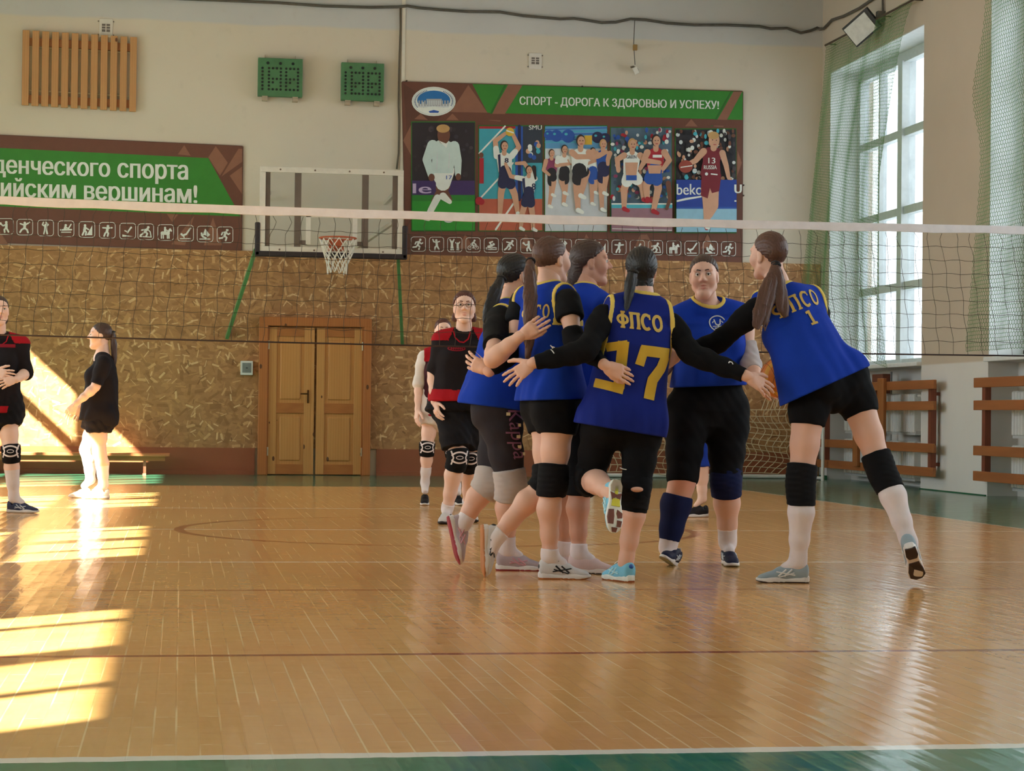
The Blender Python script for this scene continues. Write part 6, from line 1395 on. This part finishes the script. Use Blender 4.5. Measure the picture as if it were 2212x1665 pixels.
for k in range(6):
    n = nrm(np.array([math.cos(k*1.05), math.sin(k*1.05), .35*(-1)**k])); u = nrm(np.cross(n, [0, 0, 1])); w = np.cross(n, u)
    gm.tube([bc+br*1.0005*(n*.45+.893*(math.cos(a)*u+math.sin(a)*w)) for a in np.linspace(0, 2*math.pi, 33)[:-1]], .0012, 4, closed=True)
gm.build('seams', M('seam_dark', (60, 40, 40), .6), bo)
# ---------------------------------------------------------------- the other team, beyond the net
RDC, BK2 = cloth('shirt_red', (158, 24, 36)), cloth('shirt_black', (30, 26, 30))
def patch_tops(fig, top, planes, m, name, grow=.0025):
    """Panel of another colour on a shirt: the part of its surface inside all planes, a hair thicker."""
    me = top.data; mw = top.matrix_world; keep = []
    P = np.array([mw@v.co for v in me.vertices]); N = np.array([v.normal for v in me.vertices]); ok = np.ones(len(P), bool)
    for p, n in planes: ok &= ((P-p)@n) < 0
    Fs = [tuple(f.vertices) for f in me.polygons if all(ok[i] for i in f.vertices)]; ids = sorted({i for f in Fs for i in f}); mp = {i: k for k, i in enumerate(ids)}
    if Fs: return mesh_obj(name, [P[i]+N[i]*grow for i in ids], [[mp[i] for i in f] for f in Fs], m, top, True)
G_ = Fig(dict(head=(1003, 668, 15.15), neck=(1002, 716, 15.20), shR=(960, 738, 15.2), shL=(1042, 736, 15.2), elR=(936, 806, 15.22), wrR=(939, 868, 15.12), elL=(1058, 806, 15.25), wrL=(1052, 868, 15.15),
              hipR=(976, 872, 15.2), hipL=(1016, 872, 15.2), knR=(990, 988, 15.10), anR=(966, 1100, 15.22), knL=(1014, 990, 15.24), anL=(1012, 1090, 15.5)), feet=dict(R=(-.30, -.95), L=(.1, -.99)),
         face=(-.12, -.98, .10), hs=1.0, w=1.22, skin_c=SK3, hair_c=HR, legw=1.15, armw=1.12, h=.007)
G_.hand('R', (945, 896, 15.06), (.8, .3, 0), 1, curl=.4); G_.hand('L', (1052, 898, 15.1), (-.8, .3, 0), -1, curl=.4)
G_.build('person with glasses in black and red kit facing us beyond the net', jaw=1.04)
G_.hairdo(tilt=.58, front=.066, low=-.10, vol=1.05, bun=((0, -.06, -.06), (.092, .05, .09)))
gl = MB()
for q in (-1, 1): gl.tube([G_.T(q*.032+.023*math.cos(a), .106, .018+.018*math.sin(a)) for a in np.linspace(0, 6.283, 17)[:-1]], .0016, 5, closed=True)
gl.tube([G_.T(-.010, .107, .02), G_.T(0, .110, .022), G_.T(.010, .107, .02)], .0016, 5)
for q in (-1, 1): gl.tube([G_.T(q*.055, .104, .02), G_.T(q*.078, .06, .02), G_.T(q*.080, .0, .018)], .0014, 5)
gl.build('glasses', M('glasses_frame', (96, 60, 60), .4), G_.o)
o = G_.top('shirt', BK2, [(-.02, .205, .178), (.12, .200, .172), (.3, .182, .155), (.55, .172, .145), (.78, .175, .138), (.95, .165, .110), (1.04, .10, .07)], off=(None, None), sleeves=(.98, .98), hem=cut(930, 866, 1046, 864, 15.05), seed=7, h=.0075, neck=(.066, .066, .05), neckc=(0, .02, .02), seat=0)
up_ = G_.up; [patch_tops(G_, o, [(at(1000, 738, 15.1), -up_), (at(1002+q*24, 720, 15.1), np.array([-q, 0, -.5]))], RDC, 'shoulder_panel', .003) for q in (-1, 1)]
patch_tops(G_, o, [(at(1000, 842, 15.1), up_)], RDC, 'hem_band', .003)
ribbon(o, at(1002, 722, 15.0), np.array([1., 0, 0]), np.array([0, 0, 1.]), [([(-.060, .03), (-.050, -.02), (-.02, -.052), (.01, -.056), (.045, -.03), (.066, .03)], .010)], RDC, 'neck_piping', o)
ribbon(o, at(988, 752, 15.0), np.array([1., 0, 0]), np.array([0, 0, 1.]), [(arc(0, 0, .062, .017, 0, 360, 24), .008)]+[([(x, -.010), (x+.004, .010)], .008) for x in (-.040, -.024, -.008, .008, .024, .040)]+[([(-.045, .0), (.045, .002)], .007)], cloth('print_dark_red', (134, 30, 44)), 'chest_logo', o)
G_.pants('shorts', cloth('shorts_black', (26, 25, 29)), .82, .82, .020, st=[(-.10, .20, .13), (0, .185, .14), (.2, .16, .12)], flare=.028, folds=.005)
def strapped(fig, sd):
    o = fig.pad('knee_pad', BK, sd, .88, 1.24, .015); c = fig.J['kn'+sd]+fig.fwdp*.055; r = fig.hipR; b = fig.fwdp
    S = [(arc(0, .0, .060, .040, 200, 340, 12), .012), (arc(0, 0, .060, .040, 20, 160, 12), .012), ([(-.062, .05), (-.045, .0), (-.058, -.05)], .010), ([(.062, .05), (.045, .0), (.058, -.05)], .010), (arc(0, 0, .026, .012, 0, 360, 12), .005)]
    ribbon(o, c, -r, fig.up, S, WSK, 'white_straps', o, off=.003); return o
strapped(G_, 'R'); strapped(G_, 'L')
for sd in 'LR': G_.sock(WSK, sd, 1.90)
SHW2 = cloth('shoe_white_grey', (206, 204, 204), .55); SHD = cloth('shoe_black', (28, 27, 32), .55)
on_floor(G_, 'R', SHW2, RUB, low=True, stripe=M('stripe_black', (26, 26, 32)))
on_floor(G_, 'L', SHW2, RUB, low=True)
# person half hidden behind them
Yh = 18.3
H_ = Fig(dict(head=(957, 718, Yh), neck=(954, 752, Yh), shR=(917, 772, Yh), shL=(984, 772, Yh), elR=(905, 832, Yh), wrR=(902, 884, Yh-.06), elL=(992, 832, Yh), wrL=(992, 884, Yh), hipR=(932, 890, Yh), hipL=(966, 890, Yh), knR=(922, 966, Yh-.04), anR=(918, 1044, Yh), knL=(976, 968, Yh), anL=(986, 1050, Yh), ), feet=dict(R=(-.1, -1), L=(.1, -1)),
         face=(0, -1, 0), w=.98, skin_c=SK3, hair_c=HR, h=.009, legw=.92, armw=.95)
H_.hand('R', (899, 910, Yh-.1), (.8, .3, 0), 1, curl=.4); H_.hand('L', (990, 908, Yh-.1), (-.8, .3, 0), -1)
H_.build('person half hidden behind the black and red kit, white sleeve and white shorts'); H_.hairdo(tilt=.6, h=.007)
o = H_.top('shirt', cloth('shirt_maroon_black', (58, 24, 34)), [(-.06, .175, .135), (.15, .165, .13), (.4, .155, .125), (.7, .155, .12), (.95, .15, .10), (1.04, .10, .07)], off=(.01, .01), hem=cut(905, 900, 985, 900, Yh-.15), seed=8, h=.008, seat=0)
patch_tops(H_, o, [(at(940, 886, Yh), H_.up)], RDC, 'hem_band', .003); patch_tops(H_, o, [(at(940, 782, Yh), -H_.up)], RDC, 'shoulder_panel', .003)
for sd in 'LR': H_.sleeve('sleeve', cloth('sleeve_white', (222, 218, 216)), sd, 0, 1.02, .018)
H_.pants('shorts', cloth('shorts_white', (214, 208, 206)), .36, .36, .022, folds=.004); strapped(H_, 'R'); strapped(H_, 'L')
for sd in 'LR': H_.sock(WSK, sd, 1.55)
on_floor(H_, 'R', SHD, SOLW, low=True); on_floor(H_, 'L', SHD, SOLW, low=True)
# person in black, in profile, by the bench
Yi = 19.3
I_ = Fig(dict(head=(216, 728, Yi), neck=(222, 762, Yi), shR=(226, 786, Yi+.17), shL=(224, 786, Yi-.17), elL=(206, 836, Yi-.22), wrL=(164, 872, Yi-.24), elR=(206, 838, Yi+.22), wrR=(176, 876, Yi+.22), hipL=(214, 898, Yi-.09), hipR=(212, 898, Yi+.09), knL=(214, 976, Yi-.09), anL=(224, 1048, Yi-.07), knR=(186, 972, Yi+.09), anR=(196, 1036, Yi+.12), ), feet=dict(L=(-.99, -.1), R=(-.99, .05)),
         face=(-.99, -.10, .0), w=1.06, skin_c=SK3, hair_c=HD, h=.008, legw=1.05, armw=1.05, hs=.96)
I_.hand('L', (146, 894, Yi-.24), (.3, .9, 0), 1, curl=.3, spread=.06, thumb=.4); I_.hand('R', (160, 900, Yi+.2), (0, -1, 0), -1)
I_.build('person in black shirt and shorts in profile by the bench, legs in bright sun'); I_.hairdo(tail=[((243, 716, Yi), .02, .02), ((246, 745, Yi), .030, .034), ((247, 780, Yi), .022, .026), ((245, 800, Yi), .008, .008)], tilt=.68, h=.007)
I_.top('shirt', BK2, [(-.10, .185, .158, 0, 0), (.12, .180, .154), (.4, .165, .145), (.7, .155, .132), (.95, .15, .105), (1.04, .10, .07)], off=(None, None), sleeves=(.86, .86), seed=9, h=.008, rsh=.06, folds=.006)
I_.pants('shorts', BK2, .44, .44, .018, st=[(-.16, .16, .11), (0, .165, .125), (.2, .15, .11)], flare=.016, folds=.005)
for sd in 'LR': I_.sock(WSK, sd, 1.35)
SHW3 = cloth('shoe_white', (228, 226, 224), .55)
on_floor(I_, 'L', SHW3, SOLW, low=True); on_floor(I_, 'R', SHW3, SOLW, low=True)
# person at the left edge of the frame
Yj = 16.55
J_ = Fig(dict(head=(-2, 674, Yj-.05), neck=(-4, 722, Yj), shL=(40, 746, Yj), shR=(-46, 744, Yj), elL=(56, 806, Yj-.04), wrL=(34, 820, Yj-.24), elR=(-56, 806, Yj), wrR=(-14, 806, Yj-.24), hipL=(14, 886, Yj), hipR=(-26, 886, Yj), knL=(24, 974, Yj-.05), anL=(30, 1076, Yj), knR=(-32, 976, Yj), anR=(-40, 1076, Yj)), feet=dict(L=(.96, -.25), R=(-.2, -.98)),
         face=(.25, -.96, .04), w=1.06, skin_c=SK3, hair_c=HD, h=.007)
J_.hand('L', (8, 826, Yj-.30), (0, .9, -.2), -1, curl=.5); J_.hand('R', (18, 808, Yj-.27), (0, .9, -.2), 1, curl=.4)
J_.build('person in black and red kit at the left edge, hands clasped'); J_.hairdo(tilt=.58, front=.068, low=-.11, bun=((0, -.05, -.05), (.086, .05, .08)), h=.006)
o = J_.top('shirt', BK2, [(-.06, .160, .140), (.15, .165, .14), (.4, .16, .135), (.7, .165, .13), (.95, .16, .105), (1.04, .10, .07)], off=(None, None), sleeves=(1.10, 1.10), hem=cut(-40, 890, 44, 892, Yj-.1), seed=10, h=.0075, neck=(.066, .066, .05), neckc=(0, .02, .02), seat=0)
[patch_tops(J_, o, [(at(0, 742, Yj-.1), -J_.up), (at(-2+q*22, 724, Yj-.1), np.array([-q, 0, -.5]))], RDC, 'shoulder_panel', .003) for q in (-1, 1)]; patch_tops(J_, o, [(at(0, 876, Yj-.1), J_.up)], RDC, 'hem_band', .003)
ribbon(o, at(-2, 728, Yj-.15), np.array([1., 0, 0]), np.array([0, 0, 1.]), [([(-.066, .03), (-.05, -.03), (-.02, -.055), (.02, -.055), (.05, -.03), (.066, .03)], .008)], RDC, 'neck_piping', o)
ribbon(o, at(6, 746, Yj-.15), np.array([1., 0, 0]), np.array([0, 0, 1.]), [([(-.09, .0), (.09, .0)], .026)], cloth('print_dark_red', (134, 30, 44)), 'chest_band', o)
J_.pants('shorts', cloth('shorts_black', (26, 25, 29)), .36, .36, .020, folds=.004); strapped(J_, 'L'); strapped(J_, 'R')
for sd in 'LR': J_.sock(WSK, sd, 1.35)
SHV = cloth('shoe_slate_blue', (60, 66, 92), .55)
on_floor(J_, 'L', SHV, SOLW, low=True, stripe=M('stripe_pale', (196, 204, 214), .4)); on_floor(J_, 'R', SHV, SOLW, low=True)
# person glimpsed between the facing player's legs
Yk = 16.25
K_ = Fig(dict(head=(1528, 700, Yk), neck=(1526, 744, Yk), shR=(1494, 764, Yk), shL=(1562, 764, Yk), elR=(1486, 820, Yk), wrR=(1488, 872, Yk), elL=(1568, 820, Yk), wrL=(1566, 872, Yk), hipR=(1512, 905, Yk), hipL=(1544, 905, Yk), knR=(1516, 1010, Yk), anR=(1517, 1078, Yk), knL=(1556, 1010, Yk), anL=(1562, 1076, Yk), ), feet=dict(R=(-.92, -.38), L=(.1, -.99)),
         face=(-.3, -.95, 0), w=.92, skin_c=SK3, hair_c=HD, h=.010, legw=.92)
K_.hand('R', (1488, 896, Yk), (.8, .2, 0), 1); K_.hand('L', (1566, 896, Yk), (-.8, .2, 0), -1)
K_.build('person far behind the facing player, only bare shin and black sneaker showing'); K_.hairdo(tilt=.6, h=.008)
K_.top('shirt', cloth('shirt_white', (214, 212, 214)), [(-.06, .165, .13), (.15, .155, .125), (.4, .145, .12), (.7, .15, .12), (.95, .145, .10), (1.04, .10, .07)], off=(None, None), sleeves=(.6, .6), seed=11, h=.009)
o = K_.pants('shorts', cloth('shorts_blue', (30, 60, 160)), .96, .96, .018, folds=.003)
on_floor(K_, 'R', SHD, SOLW, low=True, laces=SOLW); on_floor(K_, 'L', SHD, SOLW, low=True)
